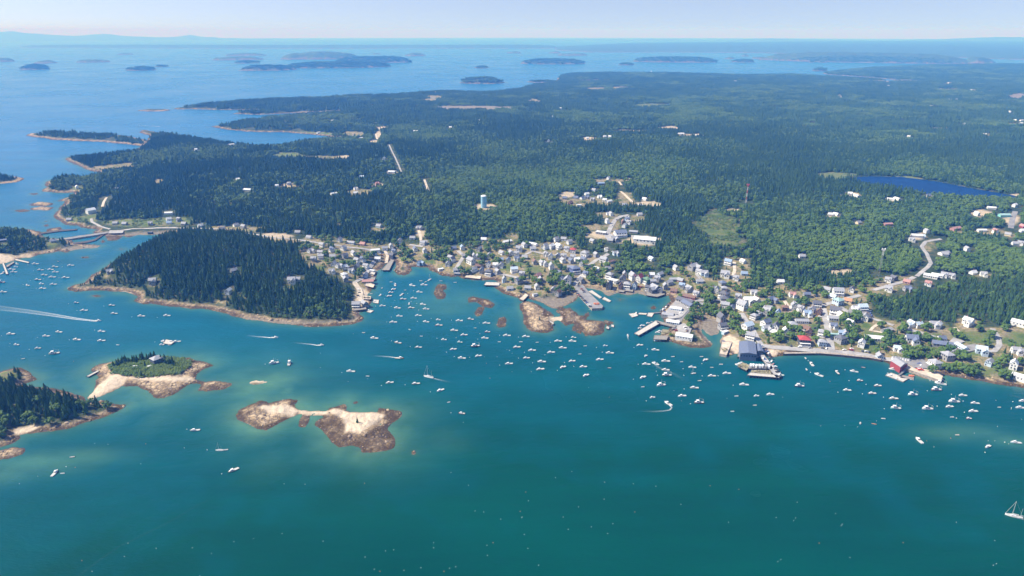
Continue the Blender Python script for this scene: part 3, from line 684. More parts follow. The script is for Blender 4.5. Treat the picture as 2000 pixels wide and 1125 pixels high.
# ------------------------------------------------------------------ where the houses stand: x y in the photograph, wall, roof, form, size
# forms: 0 gable along the street, 1 gable to the street, 2 low cape, 3 L with a wing, 4 long low building, 5 hipped, 6 big plain shed, 7 tall gable, 8 flat shed
HOUSES = """606 493 wg3;629 482 wg1;626 497 gg0;604 466 wg2;649 490 ws3;671 488 wg0;663 472 wg1;686 476 lg4;709 479 pp2;691 498 wg1;674 503 gd0;613 509 gg3;627 505 gg0;650 503 wg2;652 519 wg1;661 522 wg3;676 523 ww2;697 512 wg1;709 509 ws3;697 524 gg1
715 523 wg0;686 532 lg3;648 533 wg3;673 541 ww5;727 531 ww8;714 541 lg1;719 553 gp6*.9;733 491 ww4;729 497 lg4*.8;738 508 ww2;752 487 wg2;770 494 ws3;764 484 wg1;740 443 lg2;781 474 wg1;806 467 wg2;811 490 ws1;819 448 gg3;820 517 bb3;675 549 gg1;766 504 dd7;582 456 gg2;826 478 wg0
830 476 lg2;830 493 wg1;903 487 wb1;886 487 gs2;936 490 gg1;945 470 ww2;991 474 ww4;1024 482 wg1;1014 489 wg3*1.2;1041 479 ww4;1041 488 wg2;1062 485 wg1;956 502 wg1;926 505 wg7;933 505 wg1;880 507 gg1;884 512 wd7;908 502 gg2;920 514 wg0*1.5;875 519 wg1;977 510 wb2;993 512 ws1;998 497 wg1;1009 498 wg3;1009 508 ws3
954 521 wg7;968 521 ww3;979 522 wg1;934 522 nn2;1004 531 wl0*1.2;926 530 lg1;941 533 gg7;955 536 gd5*1.2;972 534 gg1;1044 515 gn1;1058 517 wg1;1066 500 wg1;1020 538 gg3;985 551 lg7;1013 553 gs1*1.2;891 530 lg2;893 537 gg8;1051 540 pp2;1056 550 gg1;1049 564 wg1;996 566 lg2;861 528 ww8;1031 565 lg2;980 496 wg2;1025 505 gg2
1086 471 wg1;1101 469 wg2;1112 476 wg1;1065 486 wg7;1077 485 ww0*1.1;1091 485 ww0*1.2;1107 489 wg3;1119 493 wr5*1.1;1067 500 wg1;1075 506 ww7;1090 503 gg1;1101 503 wg3;1099 512 wg1;1119 505 wg3;1115 513 gs1;1127 510 ww3;1142 500 wg5*1.3;1164 501 gg1;1140 508 ws2;1136 519 wg7;1077 526 wg7*1.2;1065 519 wg1;1091 537 gs1;1122 531 cs5*1.6;1113 527 gg0;1179 512 wg0*1.3;1193 513 wn4*.9;1165 528 ww2;1187 527 yg2;1191 542 gg5*1.2;1144 538 ws3
1197 551 ww8*1.7;1216 550 gd1*1.3;1220 541 yg7;1235 546 wg7*1.3;1249 550 wr7*1.3;1264 552 ee5*1.3;1190 563 dd7*1.2;1212 563 nn7*.9;1225 561 gg5*1.2;1239 562 lg7;1279 568 dg3*1.6;1266 566 dd0;1289 571 gg1;1299 564 gg7;1284 547 gg3;1275 554 gg0;1272 539 ww2;1289 538 lg2;1096 551 wg7;1108 553 wg1*1.6;1136 551 gd1;1272 508 wl2;1211 460 ws0*2.2;1260 472 ww6*1.9;1174 457 gw8*2;1200 470 gg3*1.2
1157 473 yg2;1192 472 gg2;1237 455 gg4;1219 444 ww1;1081 570 gg1;1090 575 gn1;1202 498 lg3;1184 487 ww8*.7;1184 491 ww8*.7;1353 526 gg3*1.7;1365 534 wg0;1375 538 lg3*1.2;1320 527 wg1;1317 548 gg4;1422 516 wb0*1.2;1416 540 wg3*1.5;1437 546 wg3;1453 537 lb2;1451 513 ww2;1411 558 gs5*1.1;1399 571 wg7;1390 569 wg1;1414 568 gg5;1414 581 gd5*1.4;1414 590 gd5*1.3;1416 601 wg0*1.2;1429 607 ws1;1442 582 gg3
1472 575 wg3;1460 592 ww3*1.4;1477 588 ww2;1449 604 wg7*1.6;1436 593 ds5;1505 590 gs3*1.2;1497 612 gg3*1.2;1480 617 gg5;1473 622 gg5;1533 606 nn5;1547 579 wp3;1549 603 wg7;1519 617 lb7;1375 598 gg4;1346 583 rn4*1.2;1346 568 gg3*1.2;1332 561 gb3;1360 577 wg3;1366 552 lg2;1524 553 ww2;1329 550 pg2;1316 571 pn2;1307 556 gg1;1338 591 gd4*1.6;1343 597 gs4*1.3;1320 606 lw6*.8;1304 618 gg6*.8;1314 632 lw4*1.1;1336 661 ww6*1.05
1284 665 ww8*.9;1408 628 gd7*1.3;1411 642 gd0*1.2;1416 651 lw8;1459 643 wl0*1.5;1465 661 wg0*1.2;1495 636 ws0*1.3;1496 646 lg3*1.1;1514 646 wd7*1.2;1513 653 ww2;1533 653 ww7;1547 640 wg5*1.2;1499 608 gg3*1.2;1564 608 wg2;1576 616 wb3*1.1;1586 609 gg1;1599 614 nn1;1565 630 wg4*1.1;1575 645 wn2;1579 653 nn1;1569 671 dr5*1.5;1605 655 wg5*1.1;1605 674 lg5*1.1;1631 613 wd0*1.5;1631 625 wg4*1.2;1640 619 ww1;1627 640 ws3;1644 655 lb3;1641 668 gd5*1.3;1650 656 lg1;1629 656 tt8*.9
1660 635 ww1;1657 621 lg2;1689 625 wg1*1.2;1682 676 ww1*1.1;1670 605 wg3;1683 606 ll0*1.3;1575 580 gs0;1615 568 wg2;1636 575 wg0*1.5;1626 582 wl2;1663 570 wd1;1656 590 yo2;1636 594 lt5*1.3;1595 599 gd0*1.2;1555 598 wg3;1564 606 wg3;1584 608 gg2;1734 550 wg3;1745 547 dd0;1771 553 pp2;1735 568 wg3*1.1;1771 568 gs3*1.1;1672 607 ww2;1780 637 wl3*1.1;1793 639 wl1;1822 638 wg3*1.1;1832 639 ww1;1890 633 ww3*1.3
1706 664 ww4*1.3;1779 668 ws3*1.5;1752 685 wl3;1839 676 gs4*1.4;1877 680 ll4;1915 689 ll3*1.3;1732 648 gg4;1717 701 lg1;1849 701 gg5*1.35;1865 694 gg1;1825 716 wg5*1.3;1931 713 lg1;1838 664 ws2;1978 720 ww7*1.2;1983 689 wg3*1.1;1997 692 wg3;1994 636 ww6*1.1;1996 742 ww6*1;1796 722 lw8*.6;1752 390 ww4;1812 384 gs2;1907 421 ww1;1936 408 ww4;1961 423 tt4*1.3;1866 449 pp4*1.3;1917 452 ww4;1943 454 wp3;1968 460 yg2;1790 463 ww4*1.2;1809 455 wg1;1780 471 wg3;1992 478 wg3;1888 490 wg1
1843 497 wg4*1.2;1997 444 rp2;1997 453 ww2;1981 404 ww1;1982 478 wg2;1800 464 wl2;1672 384 ww4;1660 380 ww2;1740 391 ww4;1622 421 ww2;1632 421 ww2;1734 440 pp4;1566 503 wg2;1817 542 ww4*1.2;1830 540 ww4;1843 540 wg3;1857 542 wg3;1920 539 wg3;1812 557 wp3;1900 535 ww2;1845 499 wg2;1676 437 yg2;1188 352 ww7;1174 360 bb4;1131 403 ww8*1.1;1103 389 gs2;1125 388 gs2;1146 388 gs3;1137 389 ws2;1157 392 gg3;1171 387 ww3;1181 394 ww3;1189 395 ww4;1189 420 wg2;1193 421 wg1;1186 436 wg7
1225 431 ls3;1228 437 wg3;1249 421 wg2;1259 391 ww2;1245 402 ww8*.8;1251 402 ww8*.8;1257 402 ww8*.8;1281 403 ww8*.8;1217 438 nn7;1146 381 ww2;1160 373 wg2;1114 398 nn2;1219 402 wg2;178 416 ww0*1.8;330 430 ww2;331 437 wb2;350 431 gg3;226 438 gg2;244 439 gg2;294 439 gg3;360 439 gg2;392 443 ww2;330 418 ww4;435 449 gd2;461 442 wg2;476 446 gg1;151 368 ww1;228 371 wg2;484 373 ww4*1.2;465 353 ww3;383 294 ww3;452 284 ww4*1.2
104 473 gg2;5 472 ss6*.7;215 534 gg3;299 553 gg3*1.2;457 531 gg2;136 431 gg2;294 456 dd8;541 366 ww3;565 361 gg3;652 380 ww4;695 371 wg3;737 361 pp3;766 338 ww4*1.3;750 312 ww1;695 379 ww2;707 347 tl2;570 552 wg3*1.3;581 548 wg2;740 444 lg2;818 448 gg2;649 237 ww2;746 246 wp2;734 243 ww1;880 250 ww2;937 236 ww2;622 260 ww4;705 271 ww4;812 257 ww4;850 181 ww2;1181 268 ww2;1191 268 ww2;1147 271 ww2;1330 263 ww4*1.3
1357 266 ww4*1.3;1272 140 ww2;1436 159 ww4;1080 229 ww2;1071 277 ww1;1095 213 ww3;1852 163 ww3;1830 161 ww2;1790 158 ww2;1735 168 ww2;1775 268 ww2;1855 195 ww4;1869 195 ww2;1995 236 ww4;1982 236 ww2;1995 242 ww2;1884 243 ww2;1922 263 ww4;1819 208 ww2;1972 220 ww3;1897 177 ww3;307 709 dg5*1.25;264 717 ww8*.5;292 717 ww8*.5;447 573 ww1;696 600 gg0*1.2;712 598 gg1*1.1;1045 577 wg8*.8"""
HL = []
for t in HOUSES.replace('\n', ';').split(';'):
    x, y, c = t.split()
    x = float(x); y = float(y)
    p = at(x, y)
    s = 1.0
    if '*' in c: c, s = c.split('*'); s = float(s)
    HL.append((x, y, p, c[0], c[1], int(c[2]), s))
    keep_off(p.x, p.y, (7 if x < 590 and y > 500 else 8.5) * s, 6 if x < 590 and y > 500 else 14 if y > 300 else 26)
BIG = world_poly("1444,694 1446,668 1478,668 1487,690 1484,697 1470,697")
# the tower, masts, wharves also need room
for q in ((945, 404), (1457, 396), (1716, 538)):
    p = at(*q); keep_off(p.x, p.y, 12, 10)

# ------------------------------------------------------------------ the land itself
m, nt, b, N, L = nodes_of('land')
n_fine = noise(nt, 0.28, 4, 0.65); n_mid = noise(nt, 0.06, 4, 0.6); n_big = noise(nt, 0.011, 4, 0.6); n_boul = noise(nt, 0.45, 3, 0.7)
floor_ = ramp(nt, n_mid, [(0.3, (0.018, 0.034, 0.014)), (0.55, (0.035, 0.062, 0.020)), (0.75, (0.060, 0.085, 0.030))])
farf = ramp(nt, n_big, [(0.35, (0.024, 0.055, 0.020)), (0.65, (0.060, 0.115, 0.028))])
base = mixc(nt, attrn(nt, 'canopy'), floor_, farf)
openc = ramp(nt, n_mid, [(0.34, (0.050, 0.085, 0.022)), (0.46, (0.11, 0.13, 0.045)), (0.52, (0.30, 0.22, 0.11)), (0.57, (0.26, 0.22, 0.14)), (0.64, (0.42, 0.37, 0.30)), (0.75, (0.50, 0.46, 0.40))])
openf = ramp(nt, n_fine, [(0.34, (0.05, 0.085, 0.022)), (0.48, (0.17, 0.17, 0.07)), (0.56, (0.36, 0.27, 0.15)), (0.7, (0.48, 0.43, 0.36))])
base = mixc(nt, attrn(nt, 'open'), base, mixc(nt, 0.45, openc, openf))
green = ramp(nt, n_mid, [(0.3, (0.055, 0.105, 0.022)), (0.6, (0.10, 0.16, 0.035)), (0.75, (0.20, 0.19, 0.08))])
base = mixc(nt, maths(nt, 'MULTIPLY', attrn(nt, 'green'), maths(nt, 'ADD', n_fine, 0.45), True), base, green)
rock = ramp(nt, n_boul, [(0.25, (0.12, 0.085, 0.05)), (0.40, (0.31, 0.22, 0.125)), (0.52, (0.55, 0.41, 0.25)), (0.75, (0.66, 0.53, 0.36))])
rock2 = ramp(nt, noise(nt, 0.14, 4, 0.7), [(0.36, (0.11, 0.08, 0.05)), (0.50, (0.40, 0.29, 0.17)), (0.62, (0.68, 0.55, 0.38))])
rock = mixc(nt, 0.5, rock, rock2)
vo = N.new('ShaderNodeTexVoronoi'); vo.feature = 'DISTANCE_TO_EDGE'; vo.inputs['Scale'].default_value = 0.16
gp = N.new('ShaderNodeNewGeometry'); wv = N.new('ShaderNodeVectorMath'); wv.operation = 'ADD'
nv = N.new('ShaderNodeTexNoise'); nv.inputs['Scale'].default_value = 0.15; L.new(gp.outputs['Position'], nv.inputs['Vector'])
sv = N.new('ShaderNodeVectorMath'); sv.operation = 'SCALE'; sv.inputs['Scale'].default_value = 7.0; L.new(nv.outputs['Color'], sv.inputs[0])
L.new(gp.outputs['Position'], wv.inputs[0]); L.new(sv.outputs[0], wv.inputs[1]); L.new(wv.outputs[0], vo.inputs['Vector'])
crack = maths(nt, 'SUBTRACT', 1.0, maths(nt, 'MULTIPLY', vo.outputs['Distance'], 7.0, True), True)
rock = mixc(nt, maths(nt, 'MULTIPLY', crack, 0.8), rock, (0.09, 0.07, 0.055))
rf = maths(nt, 'ADD', attrn(nt, 'rock'), maths(nt, 'MULTIPLY', maths(nt, 'SUBTRACT', n_mid, 0.5), 1.1), True)
base = mixc(nt, rf, base, rock)
sandc = ramp(nt, n_fine, [(0.3, (0.44, 0.35, 0.25)), (0.6, (0.62, 0.51, 0.38))])
mudc = ramp(nt, n_fine, [(0.3, (0.13, 0.11, 0.085)), (0.55, (0.22, 0.19, 0.145)), (0.75, (0.31, 0.27, 0.21))])
sf = maths(nt, 'MULTIPLY', attrn(nt, 'sand'), maths(nt, 'ADD', maths(nt, 'MULTIPLY', n_mid, 1.6), 0.35), True)
wf = maths(nt, 'ADD', attrn(nt, 'weed'), maths(nt, 'MULTIPLY', maths(nt, 'SUBTRACT', n_mid, 0.5), 2.4), True)
wf = maths(nt, 'ADD', wf, maths(nt, 'MULTIPLY', maths(nt, 'SUBTRACT', n_boul, 0.5), 1.6), True)
weedc = ramp(nt, n_boul, [(0.3, (0.018, 0.011, 0.006)), (0.52, (0.060, 0.038, 0.018)), (0.66, (0.13, 0.085, 0.04)), (0.8, (0.30, 0.21, 0.12))])
base = mixc(nt, wf, base, weedc)
base = mixc(nt, sf, base, sandc)
base = mixc(nt, attrn(nt, 'mud'), base, mudc)
L.new(base, b.inputs['Base Color'])
b.inputs['Roughness'].default_value = 0.92; b.inputs['Specular IOR Level'].default_value = 0.2
bp = N.new('ShaderNodeBump'); bp.inputs['Distance'].default_value = 1.5; bp.inputs['Strength'].default_value = 0.8
L.new(n_boul, bp.inputs['Height']); L.new(bp.outputs[0], b.inputs['Normal'])
M['land'] = m

CANOPY = np.clip((R2 - 8600) / 1500, 0, 1) * np.clip(SD / 30, 0, 1) * FOR
# mud flats lie low
ZL = np.where((MUD > 0.3) & (R2 < 1800) & (SD < 60), np.minimum(ZL, 0.35 + np.maximum(SD, -3) * 0.012), ZL)
ZV = ZL + CANOPY * (8 + fbm(GX / 40, GY / 40, 91, 3) * 14) + CURVE
ROCK = np.clip((ROCKW - SD) / 5 + 0.5, 0, 1) * (OPEN < 1.1)
WEED = np.clip((WEEDW - SD) / 4 + 0.35, 0, 1)
tb = [i for i, l in enumerate(LANDW) if l[0] == 'twin_bar'][0]
SANDY = SAND * (1 - MUD)
WEED = WEED * (1 - np.clip(SAND * 1.2, 0, 1)) * np.where(MUD > .4, 0.35, 1)
def extra_weed(s, v):
    d = sdist(GX, GY, world_poly(s), 40)
    np.maximum(WEED, np.clip(d / 6 + 0.5, 0, 1) * v, out=WEED)
extra_weed("614,830 640,812 665,806 672,826 690,846 712,846 740,830 782,806 765,828 758,839 770,858 768,874 721,886 702,880 660,874 640,850", 0.75)
extra_weed("461,812 494,788 520,785 505,800 480,815 500,835 520,841 485,828", 0.55)
extra_weed("738,798 783,805 781,812 765,828 745,820 752,806", 0.85)
extra_weed("1092,612 1102,604 1125,606 1132,625 1110,636", 0.45)
extra_weed("406,752 440,747 456,751 430,760 386,764", 0.9)
extra_weed("320,762 350,760 380,750 350,768 320,778 295,768", 0.7)
idx = np.arange(NA * NR).reshape(NA, NR)
Q = np.stack([idx[:-1, :-1], idx[:-1, 1:], idx[1:, 1:], idx[1:, :-1]], -1).reshape(-1, 4)
sdf = SD.ravel(); own = OWN.ravel()
keep = sdf[Q].max(1) > -14
Q = Q[keep]
Q = Q[:, ::-1] if False else Q
qo = own[Q[np.arange(len(Q)), sdf[Q].argmax(1)]]
V = np.stack([GX, GY, ZV], -1).reshape(-1, 3)
LN = {'main': 'island_land', 'mainland': 'mainland_hills', 'far_shore': 'mainland_shore', 'far_island': 'island_terrain', 'lower_left': 'island_land', 'house_islet': 'islet_land', 'twin_bar': 'sandbar_islet_land',
      'granite_west': 'granite_islet_terrain', 'granite_east': 'granite_islet_terrain', 'ledge': 'ledge_terrain', 'bar_weed': 'ledge_terrain', 'sand_bar': 'sand_bar_beach', 'granite_tie': 'sand_bar_beach', 'mudflat': 'mud_flat_terrain', 'left_rock': 'ledge_terrain'}
for i in sorted(set(qo.tolist())):
    q = Q[qo == i]
    used, inv = np.unique(q.ravel(), return_inverse=True)
    nm = LN.get(LANDW[i][0], 'island_terrain')
    me = mesh_np(nm, V[used], inv.reshape(-1, 4), M['land'], True)
    for an, G in (('open', OPEN), ('green', GREEN), ('sand', SANDY), ('mud', MUD), ('rock', ROCK), ('weed', WEED), ('canopy', CANOPY)):
        attr(me, an, G.ravel()[used])
    tag(put(nm, me), kind='structure')
del V, Q

for k, (pts, w, mt) in enumerate(ROADW):
    vs = []; fs = []
    for i, p in enumerate(pts):
        t = (pts[min(i + 1, len(pts) - 1)] - pts[max(i - 1, 0)]); t.z = 0; t.normalize()
        nrm = Vector((-t.y, t.x, 0))
        for s in (-0.5, -0.18, 0.18, 0.5):
            q = p + nrm * w * s
            vs.append((q.x, q.y, max(zat(q.x, q.y), p.z - 0.4, 0.6) + 0.45 + 0.004 * (k % 9) + (0.1 if abs(s) < 0.3 else 0)))
        if i:
            c = len(vs) - 8
            for j in range(3): fs.append((c + j, c + j + 1, c + j + 5, c + j + 4))
    me = bpy.data.meshes.new('road'); me.from_pydata(vs, [], fs); me.materials.append(M[mt]); me.update()
    tag(put('road' if mt != 'gravel' else 'gravel_road', me), kind='structure')
LOTS = ["1326,655 1322,640 1335,632 1352,640 1346,655 1330,662", "1300,612 1322,588 1345,584 1360,590 1345,606 1330,622 1306,628", "1772,703 1800,702 1818,712 1812,722 1786,722 1766,712",
        "1660,600 1690,606 1698,620 1680,622 1655,612", "1232,460 1268,462 1268,466 1236,470", "1180,460 1200,458 1204,468 1186,470", "1880,678 1905,672 1912,684 1888,690", "1855,668 1862,660 1885,668 1870,674"]
for k, s in enumerate(LOTS):
    pts = [at(*q) for q in P_(s)]
    mb = MB(); z = max(p.z for p in pts) + 0.6 + 0.05 * k
    mb.prism([(p.x, p.y) for p in pts], z - 1.6, z)
    o = mb.build('paved_lot', M['asphalt' if k in (2, 3, 6) else 'road']); tag(o, kind='structure')
    cx = sum(p.x for p in pts) / len(pts); cy = sum(p.y for p in pts) / len(pts)
    keep_off(cx, cy, 14, 16)

# ------------------------------------------------------------------ tree shapes
def spruce_mesh(seed, tiers, spokes, slim):
    """a pointed conifer, one unit high: drooping tiers of ragged boughs"""
    r = random.Random(seed); v = []; f = []
    for k in range(tiers):
        t = k / tiers
        z = 0.10 + 0.86 * t
        rad = slim * (1 - t) ** 0.85 * (0.85 + 0.3 * r.random()) + 0.012
        top = z + 0.30 * (1 - t) + 0.09
        c = len(v); v.append((r.uniform(-.01, .01), r.uniform(-.01, .01), min(top, 1.0)))
        a0 = r.random() * 6.28
        for i in range(spokes):
            a = a0 + 6.283 * i / spokes + r.uniform(-.2, .2)
            q = rad * (r.uniform(0.78, 1.2) if i % 2 == 0 else r.uniform(0.42, 0.66))
            v.append((q * math.cos(a), q * math.sin(a), z - 0.05 * (1 - t) * (1 if i % 2 == 0 else -0.3) + r.uniform(-.015, .015)))
        for i in range(spokes): f.append((c, c + 1 + i, c + 1 + (i + 1) % spokes))
    me = bpy.data.meshes.new('spruce_crown'); me.from_pydata(v, [], f); me.materials.append(M['spruce']); me.update()
    return me
def broad_mesh(seed, clumps, mat='broad', flat=1.0, per=9):
    """a broad-leaved crown, one unit high: many leaf sprays in several boughs, uneven outline"""
    r = random.Random(seed); v = []; f = []
    for k in range(clumps):
        a = r.random() * 6.283; u = r.random() ** 0.5
        zc = 0.36 + 0.50 * r.random() * flat
        env = 0.40 * math.sqrt(max(1 - ((zc - 0.52) / 0.52) ** 2, 0.05))
        cx, cy = env * u * math.cos(a), env * u * math.sin(a)
        s = r.uniform(0.11, 0.19)
        b0 = len(v)
        # a ragged low dome of leaves
        n = per // 2 + 1
        v.append((cx, cy, zc + s * 0.9))
        for ring, (q, dz) in enumerate(((0.75, 0.45), (1.0, -0.25))):
            for i in range(n):
                aa = 6.283 * (i + 0.5 * ring) / n + r.uniform(-.25, .25); qq = s * q * r.uniform(0.75, 1.25)
                v.append((cx + qq * math.cos(aa), cy + qq * math.sin(aa), zc + s * dz + r.uniform(-.03, .03)))
        for i in range(n):
            j = (i + 1) % n
            f.append((b0, b0 + 1 + i, b0 + 1 + j))
            f.append((b0 + 1 + i, b0 + 1 + n + i, b0 + 1 + j)); f.append((b0 + 1 + j, b0 + 1 + n + i, b0 + 1 + n + j))
        for q in range(3):                     # loose sprays sticking out
            aa = r.random() * 6.283; el = r.uniform(-0.3, 1.2); d = s * r.uniform(0.9, 1.25)
            p = Vector((cx + d * math.cos(aa) * math.cos(el), cy + d * math.sin(aa) * math.cos(el), zc + d * math.sin(el)))
            e = s * 0.35; c = len(v)
            v += [tuple(p + Vector((r.uniform(-e, e), r.uniform(-e, e), r.uniform(-e, e)))) for _ in range(3)]
            f.append((c, c + 1, c + 2))
    me = bpy.data.meshes.new('broad_crown'); me.from_pydata(v, [], f); me.materials.append(M[mat]); me.update()
    return me
def trunk_mesh(h, r0):
    mb = MB(); mb.tube((0, 0, -0.03), (0.004, 0, h * 0.5), r0, r0 * 0.65, 6); mb.tube((0.004, 0, h * 0.5), (0, 0.003, h), r0 * 0.65, r0 * 0.2, 6)
    for a in (0.4, 2.5, 4.4):
        mb.tube((0, 0, h * 0.45), (0.16 * math.cos(a), 0.16 * math.sin(a), h * 0.8), r0 * 0.4, r0 * 0.12, 4)
    return mb.mesh('trunk', M['bark'])
SPR = [spruce_mesh(s, 8, 12, sl) for s, sl in ((1, .20), (2, .23), (3, .18), (4, .25), (5, .21))]
BRO = [broad_mesh(s, 26) for s in (11, 12, 13, 14, 15)]
SHR = [broad_mesh(s, 10, 'shrub', 0.8, 8) for s in (31, 32, 33)]
SPR_LO = [spruce_mesh(s, 4, 8, sl) for s, sl in ((21, .22), (22, .26), (23, .19), (24, .24))]
BRO_LO = [broad_mesh(s, 9, per=6) for s in (41, 42, 43)]
TR_S, TR_B = trunk_mesh(0.7, 0.014), trunk_mesh(0.55, 0.022)
def joined(name, parts, mat):
    """several crowns as one mesh: a patch of far wood"""
    v = []; f = []
    for me, x, y, s, sz in parts:
        b0 = len(v); a = rnd.random() * 6.28; ca, sa = math.cos(a), math.sin(a)
        for q in me.vertices:
            v.append((x + (q.co.x * ca - q.co.y * sa) * s, y + (q.co.x * sa + q.co.y * ca) * s, q.co.z * sz))
        for p in me.polygons: f.append(tuple(b0 + i for i in p.vertices))
    me = bpy.data.meshes.new(name); me.from_pydata(v, [], f); me.materials.append(M[mat]); me.update()
    return me
PS = 44.0
def patch(kind, n, seed):
    global rnd
    keep = rnd; rnd = random.Random(seed)
    src = SPR_LO if kind == 's' else BRO_LO
    parts = []
    for i in range(n):
        hh = rnd.uniform(8, 15) if kind == 's' else rnd.uniform(7, 12)
        w = rnd.uniform(0.9, 1.4) * 10
        parts.append((rnd.choice(src), rnd.uniform(-PS / 2, PS / 2), rnd.uniform(-PS / 2, PS / 2), hh * 1.25 if kind == 's' else hh * 1.2, hh))
    rnd = keep
    return joined('wood_patch', parts, 'spruce' if kind == 's' else 'broad')
PATS = [patch('s', 42, 100 + i) for i in range(4)]
PATB = [patch('b', 30, 200 + i) for i in range(4)]

lib = bpy.data.collections.new('tree_shapes')
def add_lib(meshes, prefix):
    out = []
    for i, me in enumerate(meshes):
        o = bpy.data.objects.new('%s_%02d' % (prefix, i), me); lib.objects.link(o); out.append(o)
    return out
order = [('a', SPR), ('b', BRO), ('c', SHR), ('d', PATS), ('e', PATB)]
OFF = {}; c = 0
for k, ms in order:
    add_lib(ms, k + '_shape'); OFF[k] = c; c += len(ms)

ng = bpy.data.node_groups.new('planting', 'GeometryNodeTree')
ng.interface.new_socket('Geometry', in_out='INPUT', socket_type='NodeSocketGeometry')
ng.interface.new_socket('Geometry', in_out='OUTPUT', socket_type='NodeSocketGeometry')
gi_ = ng.nodes.new('NodeGroupInput'); go_ = ng.nodes.new('NodeGroupOutput')
iop = ng.nodes.new('GeometryNodeInstanceOnPoints'); ci = ng.nodes.new('GeometryNodeCollectionInfo')
ci.inputs['Collection'].default_value = lib; ci.inputs['Separate Children'].default_value = True; ci.inputs['Reset Children'].default_value = True
def named(n, t):
    q = ng.nodes.new('GeometryNodeInputNamedAttribute'); q.data_type = t; q.inputs['Name'].default_value = n
    return q.outputs[0]
ng.links.new(gi_.outputs[0], iop.inputs['Points']); ng.links.new(ci.outputs[0], iop.inputs['Instance'])
iop.inputs['Pick Instance'].default_value = True
ng.links.new(named('pick', 'INT'), iop.inputs['Instance Index'])
e2r = ng.nodes.new('FunctionNodeEulerToRotation'); cx_ = ng.nodes.new('ShaderNodeCombineXYZ')
ng.links.new(named('turn', 'FLOAT'), cx_.inputs['Z']); ng.links.new(named('lean', 'FLOAT'), cx_.inputs['X']); ng.links.new(cx_.outputs[0], e2r.inputs[0]); ng.links.new(e2r.outputs[0], iop.inputs['Rotation'])
ng.links.new(named('size', 'FLOAT_VECTOR'), iop.inputs['Scale'])
ng.links.new(iop.outputs[0], go_.inputs[0])
def planting(name, x, y, z, pick, size, label=None):
    n = len(x)
    me = bpy.data.meshes.new(name)
    me.vertices.add(n); me.vertices.foreach_set('co', np.stack([x, y, z], -1).astype(np.float32).ravel())
    a = me.attributes.new('pick', 'INT', 'POINT'); a.data.foreach_set('value', pick.astype(np.int32))
    a = me.attributes.new('turn', 'FLOAT', 'POINT'); a.data.foreach_set('value', rng.uniform(0, 6.28, n).astype(np.float32))
    a = me.attributes.new('lean', 'FLOAT', 'POINT'); a.data.foreach_set('value', rng.normal(0, .05, n).astype(np.float32))
    a = me.attributes.new('size', 'FLOAT_VECTOR', 'POINT'); a.data.foreach_set('vector', size.astype(np.float32).ravel())
    o = put(name, me)
    md = o.modifiers.new('planting', 'NODES'); md.node_group = ng
    tag(o, kind='stuff')
    print(name, n)
    return o

# ------------------------------------------------------------------ where trees grow
def grid(r0, r1, step):
    ymax = r1; xmax = r1 * math.tan(math.radians(41))
    xs = np.arange(-xmax, xmax, step); ys = np.arange(r0 * 0.7, ymax, step)
    X, Y = np.meshgrid(xs, ys)
    X = (X + rng.uniform(-.48, .48, X.shape) * step).ravel(); Y = (Y + rng.uniform(-.48, .48, Y.shape) * step).ravel()
    r = np.hypot(X, Y); a = np.abs(np.arctan2(X, Y))
    k = (r > r0) & (r < r1) & (a < math.radians(39.5) + 25 / r)
    return X[k], Y[k]
FORW = FOR > 0.5
def woods(X, Y, inset=3.0):
    sd = look(SD, X, Y); rk = near(ROCKW, X, Y); op = look(OPEN, X, Y)
    k = near(FORW, X, Y) & (sd > np.minimum(rk, 30) + inset + 4 * vnoise(X / 15, Y / 15, 61)) & (op < 0.45 + 0.9 * (vnoise(X / 16, Y / 16, 63) - .5)) & ~near(CLEAR, X, Y) & ~near(POPEN, X, Y) & (look(SAND, X, Y) < .3) & (look(MUD, X, Y) < .3)
    return k
def kinds_of(X, Y):
    """how broad-leaved a place is, 0..1"""
    base = fbm(X / 260, Y / 260, 71, 3) * 2.2 + 0.25 + look(BROAD, X, Y) * 0.55
    own = near(OWN, X, Y)
    hx, hy = sea_pt(430, 520)
    head = np.exp(-(((X - hx) / 330) ** 2 + ((Y - hy) / 200) ** 2) ** 2)
    base = base - head * 0.42 - np.where(own != 0, 0.2, 0) + np.where(np.isin(own, [i for i, l in enumerate(LANDW) if l[0] == 'lower_left']), 0.40, 0)
    return base

NS = 2700.0
X, Y = grid(420, NS, 5.6)
k = woods(X, Y, 0.0); X, Y = X[k], Y[k]
isb = kinds_of(X, Y) + rng.uniform(-.42, .42, len(X)) > 0.5
thin = rng.random(len(X)) < np.where(isb, 0.85, 1.0)
X, Y, isb = X[thin], Y[thin], isb[thin]
Z = look(ZL, X, Y) - KE * (X * X + Y * Y) - 0.3
r = np.hypot(X, Y)
hs = np.where(isb, rng.uniform(5.5, 10.0, len(X)), rng.uniform(6.5, 15.5, len(X)) * (0.75 + 0.5 * vnoise(X / 60, Y / 60, 83)))
edge = np.clip((look(SD, X, Y) - near(ROCKW, X, Y)) / 25, 0.0, 1)
hs = hs * (0.62 + 0.38 * edge)
hs = np.where(near(OWN, X, Y) == 1 if False else np.isin(near(OWN, X, Y), [i for i, l in enumerate(LANDW) if l[0] == 'lower_left']), np.maximum(hs, 7) * 1.2, hs)
ws = np.where(isb, hs * rng.uniform(0.85, 1.25, len(X)), hs * rng.uniform(0.85, 1.25, len(X)))
